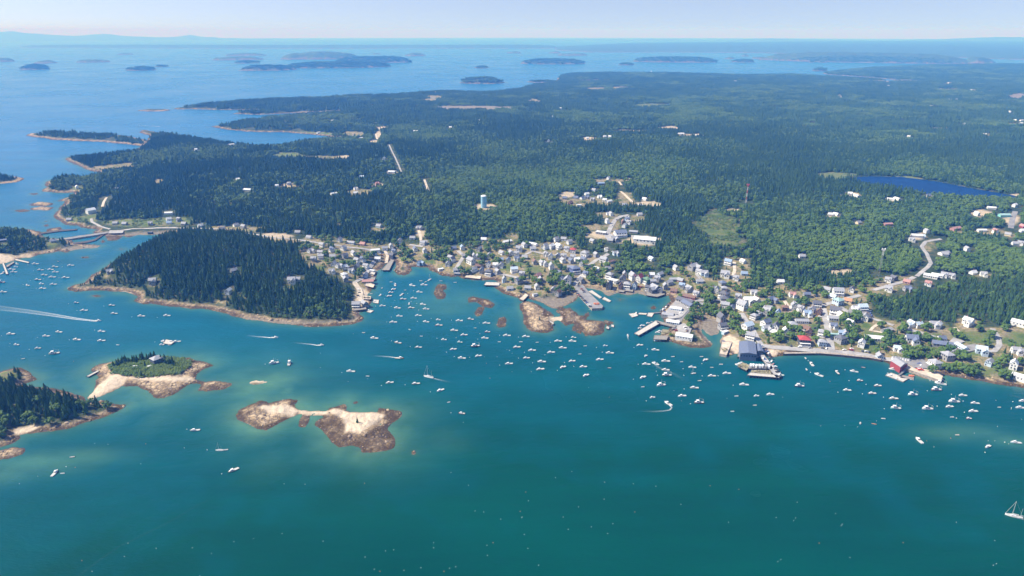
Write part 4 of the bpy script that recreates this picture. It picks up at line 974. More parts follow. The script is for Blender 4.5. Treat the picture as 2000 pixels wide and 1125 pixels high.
# the nearest conifers stand as objects of their own
own = near(OWN, X, Y)
islet = [i for i, l in enumerate(LANDW) if l[0] in ('lower_left', 'house_islet')]
rank = r - np.where(np.isin(own, islet), 400, 0)
cand = np.where(~isb)[0]
single = cand[np.argsort(rank[cand])][:290]
candb = np.where(isb & np.isin(own, islet))[0]
singleb = candb[np.argsort(rank[candb])][:60]
LONE_S = [(X[i], Y[i], Z[i], hs[i], ws[i], int(own[i])) for i in single]
LONE_B = [(X[i], Y[i], Z[i], hs[i], ws[i], int(own[i])) for i in singleb]
# trees standing between the houses, in clumps
TX, TY = grid(500, 1500, 7.0)
n1 = vnoise(TX / 30, TY / 30, 195) + .5 * vnoise(TX / 11, TY / 11, 196)
k = (look(TOWNM, TX, TY) > .6) & (look(SD, TX, TY) > 13) & ~near(CLEAR2, TX, TY) & (n1 > .54) & (look(SAND, TX, TY) < .2) & (look(MUD, TX, TY) < .2) & (look(GREEN, TX, TY) < .6)
TX, TY = TX[k], TY[k]; TZ = look(ZL, TX, TY) - .3; th = rng.uniform(4.5, 9.5, len(TX)); tb = rng.random(len(TX)) < .75
print('town trees', len(TX))
rest = np.ones(len(X), bool); rest[single] = False; rest[singleb] = False
s_ = rest & ~isb; b_ = rest & isb
def pickn(mask, key, n): return OFF[key] + rng.integers(0, n, int(mask.sum()))
def cat2(a, b): return np.concatenate([a, b])
for nm, sel, t_, key, q, hq in (('spruce_forest', s_, ~tb, 'a', .95, 1.2), ('broadleaf_woods', b_, tb, 'b', 1.2, 1.0)):
    tw, tt = th[t_] * q, th[t_] * hq
    planting(nm, cat2(X[sel], TX[t_]), cat2(Y[sel], TY[t_]), cat2(Z[sel], TZ[t_]), cat2(pickn(sel, key, 5), pickn(t_, key, 5)), cat2(np.stack([ws[sel], ws[sel], hs[sel]], -1), np.stack([tw, tw, tt], -1)))
# farther than that the woods stand in patches
X, Y = grid(NS - 15, 9800, 36.0)
k = woods(X, Y, 14); X, Y = X[k], Y[k]
isb = kinds_of(X, Y) + rng.uniform(-.25, .25, len(X)) > 0.5
Z = look(ZL, X, Y) - KE * (X * X + Y * Y) - 0.5
sz = rng.uniform(0.85, 1.15, len(X))
planting('distant_woods', X, Y, Z, np.where(isb, OFF['e'], OFF['d']) + rng.integers(0, 4, len(X)), np.stack([sz, sz, sz * rng.uniform(.8, 1.2, len(X))], -1))
# bushes on the open ground, the islets and along the shore
X, Y = grid(480, 1700, 5.0)
op = look(OPEN, X, Y); sd = look(SD, X, Y); n1 = vnoise(X / 22, Y / 22, 95)
own = near(OWN, X, Y)
k = (sd > near(ROCKW, X, Y).clip(0, 12) + 3) & ((op > .4) & (n1 > .56) | (op <= .4) & (n1 > .75) & (look(GREEN, X, Y) > .3) | (n1 > .30) & (look(GREEN, X, Y) > .3) & (look(TOWNM, X, Y) < .2)) & ~near(CLEAR, X, Y) & (look(SAND, X, Y) < .25) & (look(MUD, X, Y) < .25) & near(FORW, X, Y) & ~near(POPEN, X, Y)
hi = [i for i, l in enumerate(LANDW) if l[0] == 'house_islet'][0]
vegp = world_poly("212,713 232,705 302,697 340,698 354,700 376,706 376,714 348,733 310,736 272,738 246,734 218,731 211,716")
vk = (sdist(X, Y, vegp, 30) > 0) & (rng.random(len(X)) < .95)
k = k & (own != hi)
X, Y = X[k], Y[k]
VX, VY = grid(480, 1100, 2.1)
vk = (sdist(VX, VY, vegp, 30) > 0) & (near(OWN, VX, VY) == hi)
X = np.concatenate([X, VX[vk]]); Y = np.concatenate([Y, VY[vk]])
sh = rng.uniform(1.4, 3.6, len(X))
Z = look(ZL, X, Y) - 0.5
planting('shrubs', X, Y, Z, OFF['c'] + rng.integers(0, 3, len(X)), np.stack([sh * 1.9, sh * 1.9, sh], -1))
# ------------------------------------------------------------------ labels: each thing is told by its look, then by the landmark nearest to it
ORD = 'nearest,second nearest,third nearest,fourth nearest,fifth nearest,sixth nearest,seventh nearest,eighth nearest,ninth nearest,tenth nearest,eleventh nearest,twelfth nearest,13th nearest,14th nearest,15th nearest,16th nearest,17th nearest,18th nearest,19th nearest,20th nearest,21st nearest,22nd nearest,23rd nearest,24th nearest,25th nearest,26th nearest,27th nearest,28th nearest,29th nearest,30th nearest'.split(',')
REG = []
def reg(o, phrase, pos, where): REG.append((o, phrase, Vector((pos[0], pos[1], 0)), where))
def settle_labels(marks):
    lm = {w: [(n, at(px, py) if w != 'w' else sea(px, py)) for n, px, py in L_] for w, L_ in marks.items()}
    groups = {}
    for o, ph, p, w in REG:
        n, q = min(lm[w], key=lambda t: (t[1].x - p.x) ** 2 + (t[1].y - p.y) ** 2)
        d = math.hypot(q.x - p.x, q.y - p.y)
        groups.setdefault((ph, n), []).append((d, len(groups), o))
    for (ph, n), l in groups.items():
        l.sort(key=lambda t: t[0])
        for i, (d, _, o) in enumerate(l):
            o['label'] = '%s near %s' % (ph, n) if len(l) == 1 else '%s, %s to %s' % (ph, ORD[min(i, 29)], n)
WATER_MARKS = [('the beach islet', 240, 765), ('the twin sandbar islet', 620, 820), ('the white ketch under way', 837, 736), ('the rocky headland tip', 706, 626), ('the headland wharf', 722, 600),
 ('the raft of workboats', 328, 668), ('the foaming speedboat', 190, 627), ('the stone causeway', 160, 462), ('the boatyard docks', 30, 530), ('the round dark ledges', 860, 570), ('the split dark ledge', 940, 592),
 ('the long weedy rock', 978, 628), ('the western granite islet', 1050, 640), ('the eastern granite islet', 1160, 640), ('the long pile dock', 1262, 642), ('the white hut pier', 1290, 664), ('the big slate-roofed shed', 1462, 695),
 ('the lobster trap wharf', 1495, 735), ('the long seawall', 1620, 692), ('the red barn wharf', 1775, 738), ('the green-hulled trawler', 1302, 734), ('the moored ketch offshore', 1982, 1008), ('the white skiff pair', 115, 925),
 ('the wooded headland beach', 240, 575), ('the town landing pier', 1170, 603), ('the circling lobster boat', 1305, 790), ('the inner cove rocks', 785, 540), ('the wide empty water', 1050, 1000), ('the lower left open water', 350, 1050),
 ('the lower right open water', 1700, 1060), ('the pale shoal at right', 1900, 850)]
LAND_MARKS = [('the blue water tower', 945, 404), ('the red and white mast', 1457, 396), ('the grey lattice mast', 1716, 540), ('the red waterfront barn', 1756, 716), ('the scarlet-roofed shore house', 1569, 671), ('the big slate-roofed shed', 1462, 690),
 ('the town landing pier', 1130, 562), ('the wine-red-roofed wharf house', 1249, 550), ('the navy blue inn', 1122, 531), ('the very long white shed', 1260, 472), ('the small red-roofed house uphill', 1119, 493), ('the grass-topped stone wharf', 922, 540),
 ('the L-shaped cove pier', 752, 524), ('the headland wharf', 705, 600), ('the stone causeway', 215, 452), ('the boatyard docks', 10, 510), ('the woodland pond', 1800, 360), ('the scrub clearing', 1408, 450), ('the straight forest road', 774, 310),
 ('the bare granite outcrop', 1638, 533), ('the big shingled shore house', 1849, 701), ('the white knoll house', 1890, 632), ('the straight seaward street', 1616, 640), ('the steep-roofed white hall', 1449, 604), ('the long white harbour building', 1336, 661),
 ('the western village road', 680, 484), ('the dark new road at right', 1976, 430), ('the tall white gables uphill', 1014, 489), ('the long teal roof', 1961, 423), ('the sandy ball field', 1170, 442), ('the islet cottage', 307, 709), ('the far right shore', 1980, 720), ('the gravel lot uphill', 1262, 399),
 ('the far northern shore', 900, 190), ('the pale mud flat', 930, 210)]

# ------------------------------------------------------------------ houses
def gable(mb_w, mb_r, w, d, h, rise, x=0, y=0, along=True, over=0.45, z0=-2.5, thick=0.25):
    """walls with two gables; the roof is two slabs standing out over them"""
    if not along: w, d = d, w
    def P(px, py, pz): return (x + px, y + py, pz) if along else (x - py, y + px, pz)
    a, b = w / 2, d / 2
    mb_w.poly([P(-a, -b, z0), P(a, -b, z0), P(a, -b, h), P(-a, -b, h)])
    mb_w.poly([P(a, b, z0), P(-a, b, z0), P(-a, b, h), P(a, b, h)])
    mb_w.poly([P(a, -b, z0), P(a, b, z0), P(a, b, h), P(a, 0, h + rise), P(a, -b, h)])
    mb_w.poly([P(-a, b, z0), P(-a, -b, z0), P(-a, -b, h), P(-a, 0, h + rise), P(-a, b, h)])
    for s in (-1, 1):
        e = over; k = rise / b
        q = [(-a - e, s * (b + e), h - k * e), (a + e, s * (b + e), h - k * e), (a + e, 0, h + rise), (-a - e, 0, h + rise)]
        if s > 0: q = q[::-1]
        up = [P(px, py, pz + thick) for px, py, pz in q]; lo = [P(px, py, pz + 0.02) for px, py, pz in q]
        mb_r.poly(up); mb_r.poly(lo[::-1])
        for i in range(4):
            j = (i + 1) % 4
            mb_r.poly([lo[i], lo[j], up[j], up[i]])
def hip(mb_w, mb_r, w, d, h, rise, x=0, y=0, over=0.5, z0=-2.5):
    a, b = w / 2, d / 2
    mb_w.box((x, y, (h + z0) / 2), (w, d, h - z0))
    a += over; b += over; rl = max(a - b, 0.4)
    base = [(x - a, y - b, h + .03), (x + a, y - b, h + .03), (x + a, y + b, h + .03), (x - a, y + b, h + .03)]
    r1, r2 = (x - rl, y, h + rise), (x + rl, y, h + rise)
    mb_r.poly([base[0], base[1], r2, r1]); mb_r.poly([base[2], base[3], r1, r2]); mb_r.poly([base[1], base[2], r2]); mb_r.poly([base[3], base[0], r1]); mb_r.poly(base[::-1])
FORMS = {}
def form(k):
    """walls, roof, and where chimney, door, porch and windows go"""
    if k in FORMS: return FORMS[k]
    w_, r_ = MB(), MB(); win = []; door = None; chim = None; porch = None
    def row(n, x0, x1, y, z, face):
        for i in range(n):
            t = (i + 0.5) / n
            win.append((x0 + (x1 - x0) * t, y, z, face))
    if k == 0: gable(w_, r_, 10, 7.5, 5.2, 2.8); row(4, -4.6, 4.6, -3.75, 3.9, 'y'); row(2, -4.6, -1, -3.75, 1.4, 'y'); row(2, -2.6, 2.6, 5.0, 3.9, 'x'); row(2, -2.6, 2.6, -5.0, 3.9, '-'); door = (1.2, -3.75); chim = (-2, 0.4, 8.4); porch = (0, -4.75, 10, 2)
    if k == 1: gable(w_, r_, 7.5, 10, 5.2, 3.2, along=False); row(3, -3.2, 3.2, -5.0, 3.9, 'y'); row(1, -1, 1, -5.0, 6.2, 'y'); row(3, -4.5, 4.5, -3.75, 3.9, '-'); row(3, -4.5, 4.5, 3.75, 3.9, 'x'); door = (-2.2, -5.0); chim = (0.6, 1.5, 8.8)
    if k == 2: gable(w_, r_, 10.5, 8, 3.0, 3.4); row(4, -4.8, 4.8, -4.0, 1.7, 'y'); row(2, -2.5, 2.5, -5.25, 1.7, '-'); door = (0, -4.0); chim = (0.8, 0.3, 6.9)
    if k == 3: gable(w_, r_, 9.5, 7, 4.9, 2.8); gable(w_, r_, 5.5, 7.4, 4.2, 2.4, 2.4, -4.2, along=False); row(2, -4.4, -.6, -3.5, 3.6, 'y'); row(2, .3, 4.5, -7.9, 3.2, 'y'); row(2, -2, 2, -4.75, 3.6, '-'); door = (-2.0, -3.5); chim = (-2.6, 0.5, 8.0)
    if k == 4: gable(w_, r_, 17, 8, 3.1, 2.0); row(6, -8, 8, -4.0, 1.8, 'y'); row(2, -2.5, 2.5, -8.5, 1.8, '-'); door = (1.3, -4.0)
    if k == 5: hip(w_, r_, 9.5, 9, 5.6, 2.7); row(4, -4.4, 4.4, -4.5, 4.2, 'y'); row(2, -4.4, -.6, -4.5, 1.5, 'y'); row(3, -4, 4, -4.75, 4.2, '-'); row(3, -4, 4, 4.75, 4.2, 'x'); door = (2, -4.5); chim = (1.4, 0.8, 8.6); porch = (0, -5.6, 9.5, 2.2)
    if k == 6: gable(w_, r_, 22, 12, 4.6, 2.4, over=0.3); row(5, -9, 9, -6.0, 2.9, 'y'); row(2, -4, 4, -11, 2.6, '-'); door = (8.8, -6.0)
    if k == 7: gable(w_, r_, 7, 9, 6.4, 3.9, along=False, over=0.35); row(2, -2.8, 2.8, -4.5, 4.9, 'y'); row(2, -2.8, 2.8, -4.5, 2.1, 'y'); row(1, -1, 1, -4.5, 7.6, 'y'); row(3, -4, 4, -3.5, 4.9, '-'); door = (2.0, -4.5); chim = (0.4, 2.2, 10.4)
    if k == 8: w_.box((0, 0, 0.4), (10, 5, 5.2)); r_.box((0, 0, 3.12), (10.6, 5.6, 0.24)); row(3, -4.2, 2.0, -2.5, 1.7, 'y'); door = (3.8, -2.5)
    FORMS[k] = (w_, r_, win, door, chim, porch)
    return FORMS[k]
HM = {}
def cached(key, fn):
    if key not in HM: HM[key] = fn()
    return HM[key]
def win_mesh():
    mb = MB(); mb.box((0, 0, 0), (1.15, 0.10, 1.6)); return mb.mesh('window', M['glass'])
def door_mesh():
    mb = MB(); mb.box((0, 0, 1.05), (1.1, 0.14, 2.1)); return mb.mesh('door', M['glass'])
def chim_mesh():
    mb = MB(); mb.box((0, 0, 0), (0.75, 0.75, 2.6)); mb.box((0, 0, 1.36), (0.9, 0.9, 0.14)); return mb.mesh('chimney', M['brick'])
def porch_mesh(w, d):
    mb = MB(); mb.box((0, 0, 2.55), (w, d, 0.18)); mb.box((0, 0, -0.9), (w, d, 2.4))
    for x in np.linspace(-w / 2 + .15, w / 2 - .15, 5): mb.box((float(x), -d / 2 + .15, 1.38), (0.16, 0.16, 2.16))
    return mb.mesh('porch', M['trim'])
PHR = {0: 'house', 1: 'gabled house', 2: 'cape cottage', 3: 'winged house', 4: 'long low house', 5: 'hip-roofed house', 6: 'long shed', 7: 'tall narrow house', 8: 'flat-roofed shed'}
SPECIAL = {(1249, 550): 'white house with a wine red roof above the wharves', (1119, 493): 'white house with a small scarlet hip roof', (1569, 671): 'dark shore house with a scarlet roof and porch', (1122, 531): 'navy blue inn with slate roof beside the main street',
 (1260, 472): 'very long white metal building at the edge of the wood', (1336, 661): 'long white harbour building with flat pale roof on the rocks', (1890, 632): 'large white house alone on the dry knoll', (1449, 604): 'big white hall with steep grey roof beside the tree clump',
 (307, 709): 'dark cottage among the spruces on the beach islet', (1961, 423): 'long building with a teal roof by the new road', (1734, 440): 'long reddish building deep in the right woods', (178, 416): 'big white house on the meadow near the causeway',
 (1629, 656): 'teal canopy shed beside the straight street', (1547, 579): 'white house with a reddish roof and wing at the wood edge', (1656, 590): 'cream cottage with an orange roof at the street bend', (1284, 665): 'white flat-roofed hut on the square pile pier', (1346, 583): 'dark red winged house beside the wharf road',
 (1812, 557): 'white winged house with a reddish roof beside the right road', (1997, 444): 'small red cottage at the right edge beside the new road'}
YAW = [-0.35, -0.15, 0.12, 0.3, 0.5, -0.55, 0.85, -0.9, 0.2, -0.2]
for i, (px, py, p, wc, rc, k, s) in enumerate(HL):
    w_, r_, win, door, chim, porch = form(k)
    kind = 'shed' if k in (6, 8) else 'house'
    rr = math.hypot(p.x, p.y)
    o = empty('shed' if kind == 'shed' else 'cottage' if k == 2 else 'house', (p.x, p.y, p.z + 0.4), math.atan2(-p.x, p.y) * 0.8 + YAW[(i * 7 + int(px)) % len(YAW)] if k not in (6,) else math.atan2(-p.x, p.y) - 0.12)
    if (px, py) == (1457, 690): o.rotation_euler.z = 0
    s *= 0.88
    o.scale = (s, s, min(s, 1.25))
    put('wall', cached(('w', k, wc), lambda: w_.mesh('wall', MW[wc])), o)
    rf_ = put('roof', cached(('r', k, rc), lambda: r_.mesh('roof', MR[rc])), o)
    if rr < 1500:
        if chim and (i * 5) % 7 < 5: put('chimney', cached('chim', chim_mesh), rf_, chim)
        if porch and (i % 3) != 1: put('porch', cached(('porch', k), lambda: porch_mesh(porch[2], porch[3])), o, (porch[0], porch[1], 0))
    if rr < 1180:
        if door: put('door', cached('door', door_mesh), o, (door[0], door[1] - 0.05, 0))
        for (x, y, z, fc) in win:
            q = put('window', cached('win', win_mesh), o)
            if fc == 'y': q.location = (x, y - 0.02, z)
            else:
                q.location = (y + (0.02 if fc == 'x' else -0.02), x, z); q.rotation_euler = (0, 0, math.pi / 2)
    tag(o, None, kind, 'houses and sheds of the harbour town')
    sp = SPECIAL.get((px, py))
    if sp: o['label'] = sp
    else:
        big = 'big ' if s > 1.35 else 'small ' if s < .92 else ''
        ph = '%s%s %s' % (big, CNAME[wc], PHR[k])
        if CNAME[rc] != CNAME[wc]: ph += ' with %s roof' % CNAME[rc]
        reg(o, ph, p, 'l')

def poly_pts(s, z):
    return [sea_pt(*q, z) for q in P_(s)]
# the big slate building on the shore and its annex
def big_shed(name, s, h, wall, roof, label, cat='building', rise=2.5, z0=-1.5, base=2.6):
    pts = [Vector((*q, 0)) for q in poly_pts(s, base + h)]
    a, b, c, d = pts                                  # corners: near left, near right, far right, far left, at eaves height
    o = empty(name, ((a.x + b.x + c.x + d.x) / 4, (a.y + b.y + c.y + d.y) / 4, base))
    cen = Vector((o.location.x, o.location.y, 0))
    L_ = [p - cen for p in (a, b, c, d)]
    wmb, rmb = MB(), MB()
    wmb.prism([(q.x, q.y) for q in L_], z0 - base, h)
    r1 = (L_[0] + L_[1]) / 2; r2 = (L_[3] + L_[2]) / 2
    e = [q * 1.02 for q in L_]; r1 *= 1.02; r2 *= 1.02
    zb, zt = h + 0.04, h + rise
    A = [(q.x, q.y, zb) for q in e]; R1 = (r1.x, r1.y, zt); R2 = (r2.x, r2.y, zt)
    rmb.poly([A[0], R1, R2, A[3]][::-1]); rmb.poly([R1, A[1], A[2], R2][::-1]); rmb.poly([A[0], A[1], R1]); rmb.poly([A[2], A[3], R2]); rmb.poly(A[::-1])
    wmb.build('wall', MW[wall], o); rmb.build('roof', MR[roof], o)
    # a row of windows in the front
    n = 6
    for i in range(n):
        t = (i + .5) / n
        q = L_[0].lerp(L_[1], t)
        out = Vector((L_[1].y - L_[0].y, -(L_[1].x - L_[0].x), 0)).normalized()
        w = put('window', cached('win', win_mesh), o, (q.x + out.x * .04, q.y + out.y * .04, h * .55)); w.rotation_euler = (0, 0, math.atan2(L_[1].y - L_[0].y, L_[1].x - L_[0].x))
    tag(o, label, cat)
    return o
big_shed('waterfront_building', "1446,690 1478,692 1475,668 1444,667", 6.5, 's', 's', 'big slate blue waterfront building with plain dark roof on piles', rise=1.6)
big_shed('waterfront_annex', "1479,686 1491,686 1486,672 1477,672", 4.5, 's', 's', 'lower slate annex on the right side of the big waterfront building', rise=1.0)
big_shed('red_barn', "1759,717 1773,710 1755,698 1740,705", 5.0, 'r', 'g', 'long red waterfront barn with pale grey roof at the stone wharf', 'barn', 2.6)

# ------------------------------------------------------------------ wharves, docks and floats
def wharf(name, s, z, top, side, label, cat, solid=False, piles=True, thick=0.6, step=4.5, edge=True):
    pts = poly_pts(s, z)
    cx = sum(p[0] for p in pts) / len(pts); cy = sum(p[1] for p in pts) / len(pts)
    o = empty(name, (cx, cy, 0)); L_ = [(p[0] - cx, p[1] - cy) for p in pts]
    mb = MB(); mb.prism(L_, -2.0 if solid else z - thick, z - 0.02); mb.build('wall' if solid else 'frame', side, o)
    mb = MB(); mb.prism([(x * .985, y * .985) for x, y in L_], z - 0.05, z + 0.06); mb.build('deck', top, o)
    n = len(L_); cnt = 0
    if edge:
        mb = MB()
        for i in range(n):
            a, b = L_[i], L_[(i + 1) % n]
            l = math.hypot(b[0] - a[0], b[1] - a[1])
            mb.box(((a[0] + b[0]) / 2 * .99, (a[1] + b[1]) / 2 * .99, z + 0.2), (l * .97, 0.3, 0.28), math.atan2(b[1] - a[1], b[0] - a[0]))
        mb.build('kerb_timber', M['timber'], o)
    if piles and not solid:
        for i in range(n):
            a, b = L_[i], L_[(i + 1) % n]
            l = math.hypot(b[0] - a[0], b[1] - a[1]); m_ = max(int(l / step), 1)
            for k in range(m_):
                if cnt >= 90: break
                t = k / m_
                me = cached(('pile', z), lambda: (lambda q: (q.tube((0, 0, -3), (0, 0, z + .5), .2, .18, 6), q.mesh('pile', M['darktimber']))[1])(MB()))
                put('pile', me, o, (a[0] + (b[0] - a[0]) * t, a[1] + (b[1] - a[1]) * t, 0)); cnt += 1
    return tag(o, label, cat)
D, T = M['planks'], M['timber']
wharf('town_pier', "1120,557 1138,556 1152,573 1178,598 1176,602 1156,603 1127,572", 3.0, M['asphalt'], M['stone'], 'broad asphalt town landing pier with parked cars and orange gear', 'pier', solid=True)
wharf('stone_jetty', "1014,584 1022,587 1032,577 1026,573", 2.2, M['gravel'], M['seaweed_stone'], 'short stone jetty on the cove shore beside the granite islets', 'pier', solid=True)
wharf('pile_dock', "1239,651 1248,655 1290,631 1281,626", 2.6, D, T, 'long narrow pile dock with skiffs tied on both sides', 'dock')
wharf('dock_approach', "1281,626 1284,631 1319,640 1320,636", 2.6, T, T, 'narrow trestle joining the long pile dock to the shore', 'dock')
wharf('square_pier', "1276,663 1302,664 1306,656 1278,655", 3.0, T, M['darktimber'], 'square pile pier carrying a white hut', 'pier', step=3)
wharf('trap_float', "1290,653 1310,655 1314,646 1294,643", 0.6, M['trap'], T, 'float piled with lobster traps beside the asphalt lot', 'float', piles=False)
wharf('sandy_wharf', "1405,691 1419,694 1430,668 1410,667", 2.8, M['gravel'], M['stone'], 'square sandy-topped wharf left of the slate building', 'wharf', solid=True)
wharf('building_wharf', "1440,697 1480,699 1490,690 1486,688 1442,688", 2.2, T, M['darktimber'], 'dark pile wharf under the big slate-roofed building', 'wharf', step=3)
wharf('trap_wharf', "1482,694 1492,693 1526,735 1516,738", 2.8, M['road'], M['darktimber'], 'wharf arm crowded with pickup trucks below the slate building', 'wharf', step=3.5)
wharf('trap_wharf', "1461,720 1508,721 1510,715 1464,714", 2.8, T, M['darktimber'], 'middle arm of the lobster wharf with white trucks', 'wharf', step=3.5)
wharf('trap_wharf', "1459,733 1522,738 1524,733 1464,728", 2.8, D, M['darktimber'], 'outer pile arm of the lobster trap wharf', 'wharf', step=3)
wharf('trap_wharf', "1441,716 1458,724 1466,714 1450,708", 2.4, M['trap'], M['darktimber'], 'wharf end stacked with lobster traps and gear', 'wharf', step=3)
wharf('trap_yard', "1466,728 1506,731 1507,723 1468,721", 1.2, M['trap'], M['darktimber'], 'low brown float full of traps between the wharf arms', 'float', piles=False)
wharf('stone_wharf', "1763,718 1800,731 1838,744 1842,735 1815,720 1775,706", 3.0, M['gravel'], M['stone'], 'long granite block wharf beside the red barn', 'wharf', solid=True)
wharf('boat_float', "1729,733 1764,746 1774,740 1740,728", 0.6, D, T, 'floating dock below the red barn with boats alongside', 'float', piles=False)
wharf('boat_float', "1758,738 1784,741 1785,737 1762,733", 0.6, T, T, 'brown float right of the red barn gangway', 'float', piles=False)
wharf('gangway', "1754,733 1757,734 1770,723 1766,722", 1.8, M['steel'], M['steel'], 'steel gangway from the barn wharf to its float', 'gangway', piles=False, thick=.3)
wharf('boat_float', "1228,613 1235,620 1246,617 1243,611", 0.6, D, T, 'wide pale float at the west end of the dinghy floats', 'float', piles=False)
wharf('boat_float', "1246,614 1262,615 1264,612 1248,611", 0.6, D, T, 'narrow middle float of the dinghy floats', 'float', piles=False)
wharf('boat_float', "1263,617 1273,619 1278,611 1266,611", 0.6, D, T, 'east float of the dinghy floats near the seawall', 'float', piles=False)
wharf('gangway', "1278,612 1290,611 1290,609.5 1278,610.5", 1.4, M['steel'], M['steel'], 'thin gangway from the dinghy floats to the seawall', 'gangway', piles=False, thick=.3)
wharf('float_walk', "1148,569 1152,571 1172,583 1176,581 1156,567", 0.6, D, T, 'pale float walkway on the right of the town landing pier', 'float', piles=False)
wharf('float_walk', "1176,584 1190,590 1194,588 1180,580", 0.6, D, T, 'outer float with skiffs right of the town landing pier', 'float', piles=False)
wharf('work_float', "1183,641 1189,643 1190,639 1185,637", 1.6, D, M['darktimber'], 'small square work float with raised deck off the granite islet', 'float', piles=False)
wharf('work_float', "1193,638 1199,639 1199,635 1194,634", 0.7, M['planks'], T, 'small red-decked square float off the granite islet', 'float', piles=False)
wharf('islet_dock', "1071,625 1082,631 1080,634 1074,628", 2.0, D, T, 'grey plank dock on the western granite islet', 'dock')
wharf('cove_pier', "745,528 760,528 770,508 763,507", 2.6, T, M['darktimber'], 'L-shaped dark timber pier in the head of the cove', 'pier', step=3)
wharf('grass_wharf', "907,542 938,545 940,539 912,536", 2.2, M['gravel'], M['seaweed_stone'], 'stone wharf topped with dry grass on the inner shore', 'wharf', solid=True)
wharf('teal_pier', "945,557 975,558 976,552 949,551", 2.4, D, M['darktimber'], 'pale pile pier with skiffs on the inner shore', 'pier', step=3)
wharf('shore_wharf', "712,558 729,562 732,556 716,551", 2.6, M['gravel'], M['darktimber'], 'dark pile wharf under the purple-roofed fish house', 'wharf', step=3)
wharf('shore_wharf', "718,545 732,547 733,542 720,541", 2.4, T, M['darktimber'], 'narrow plank wharf north of the purple-roofed fish house', 'wharf', step=3)
wharf('shore_wharf', "722,535 731,537 735,529 726,528", 2.4, D, M['darktimber'], 'pile wharf under the small white shed in the cove', 'wharf', step=3)
wharf('headland_wharf', "690,607 716,604 714,600 690,602", 2.8, T, M['darktimber'], 'dark pile wharf at the tip of the wooded headland', 'wharf', step=3)
wharf('boat_float', "716,609 724,611 730,607 721,605", 0.6, M['planks'], T, 'tan float at the tip of the wooded headland', 'float', piles=False)
wharf('boat_float', "728,591 739,593 740,586 730,585", 0.6, D, T, 'pale float crowded with boats off the headland yard', 'float', piles=False)
wharf('headland_wharf', "708,584 724,585 725,579 708,577", 2.6, M['gravel'], M['darktimber'], 'gravel wharf with traps on the headland yard', 'wharf', step=3)
wharf('trap_wharf', "1262,577 1284,580 1299,575 1296,570 1262,570", 2.4, T, M['darktimber'], 'dark pile wharf under the grey fish houses', 'wharf', step=3)
wharf('shore_wharf', "1208,570 1219,571 1220,567 1209,566", 2.2, T, M['darktimber'], 'small wharf under the brown gabled fish house', 'wharf', step=3)
wharf('shore_wharf', "1220,568 1236,570 1237,566 1221,564", 2.2, T, M['darktimber'], 'wharf under the grey porch house on the inner shore', 'wharf', step=3)
wharf('islet_gangway', "169,735 173,736 194,725 191,723", 1.2, D, M['steel'], 'long pale gangway dock on the beach islet', 'dock', step=8)
wharf('boatyard_dock', "4,514 7,513 16,535 12,536", 1.2, D, T, 'long finger dock of the boatyard at the left edge', 'dock', step=8)
wharf('boatyard_dock', "12,519 26,511 28,513 14,522", 1.6, T, M['darktimber'], 'cross dock of the boatyard at the left edge', 'dock', step=8)
wharf('boatyard_dock', "28,508 56,514 57,512 31,506", 1.0, D, T, 'outer float line of the boatyard towards the channel', 'dock', step=9)
wharf('causeway', "92,474 150,465 190,459 213,455 240,452 240,449 212,452 188,456 150,461 92,471", 2.6, M['asphalt'], M['stone'], 'low stone causeway carrying the road over the channel', 'causeway', solid=True)
wharf('breakwater', "80,457 115,452 150,449 151,447 115,449 80,454", 1.3, M['seaweed_stone'], M['seaweed_stone'], 'dark stone breakwater behind the causeway', 'breakwater', solid=True, edge=False)
wharf('breakwater', "143,477 170,474 186,470 204,458 201,457 184,467 168,471 143,474", 1.3, M['seaweed_stone'], M['seaweed_stone'], 'dark curved breakwater in front of the causeway', 'breakwater', solid=True, edge=False)
wharf('bridge_deck', "211,456 240,455 242,450 214,450", 3.6, M['road'], M['whitepaint'], 'white railed bridge at the mainland end of the causeway', 'bridge', step=6)
wharf('seawall', "1530,691 1600,690 1640,693 1700,699 1722,703 1722,700 1700,696 1640,690 1600,687 1530,688", 2.6, M['stone'], M['seaweed_stone'], 'long granite seawall below the shore road', 'seawall', solid=True, edge=False)
wharf('work_raft', "318,671 334,673 342,667 324,663", 0.9, D, T, 'square work raft moored in the left harbour', 'raft', piles=False)

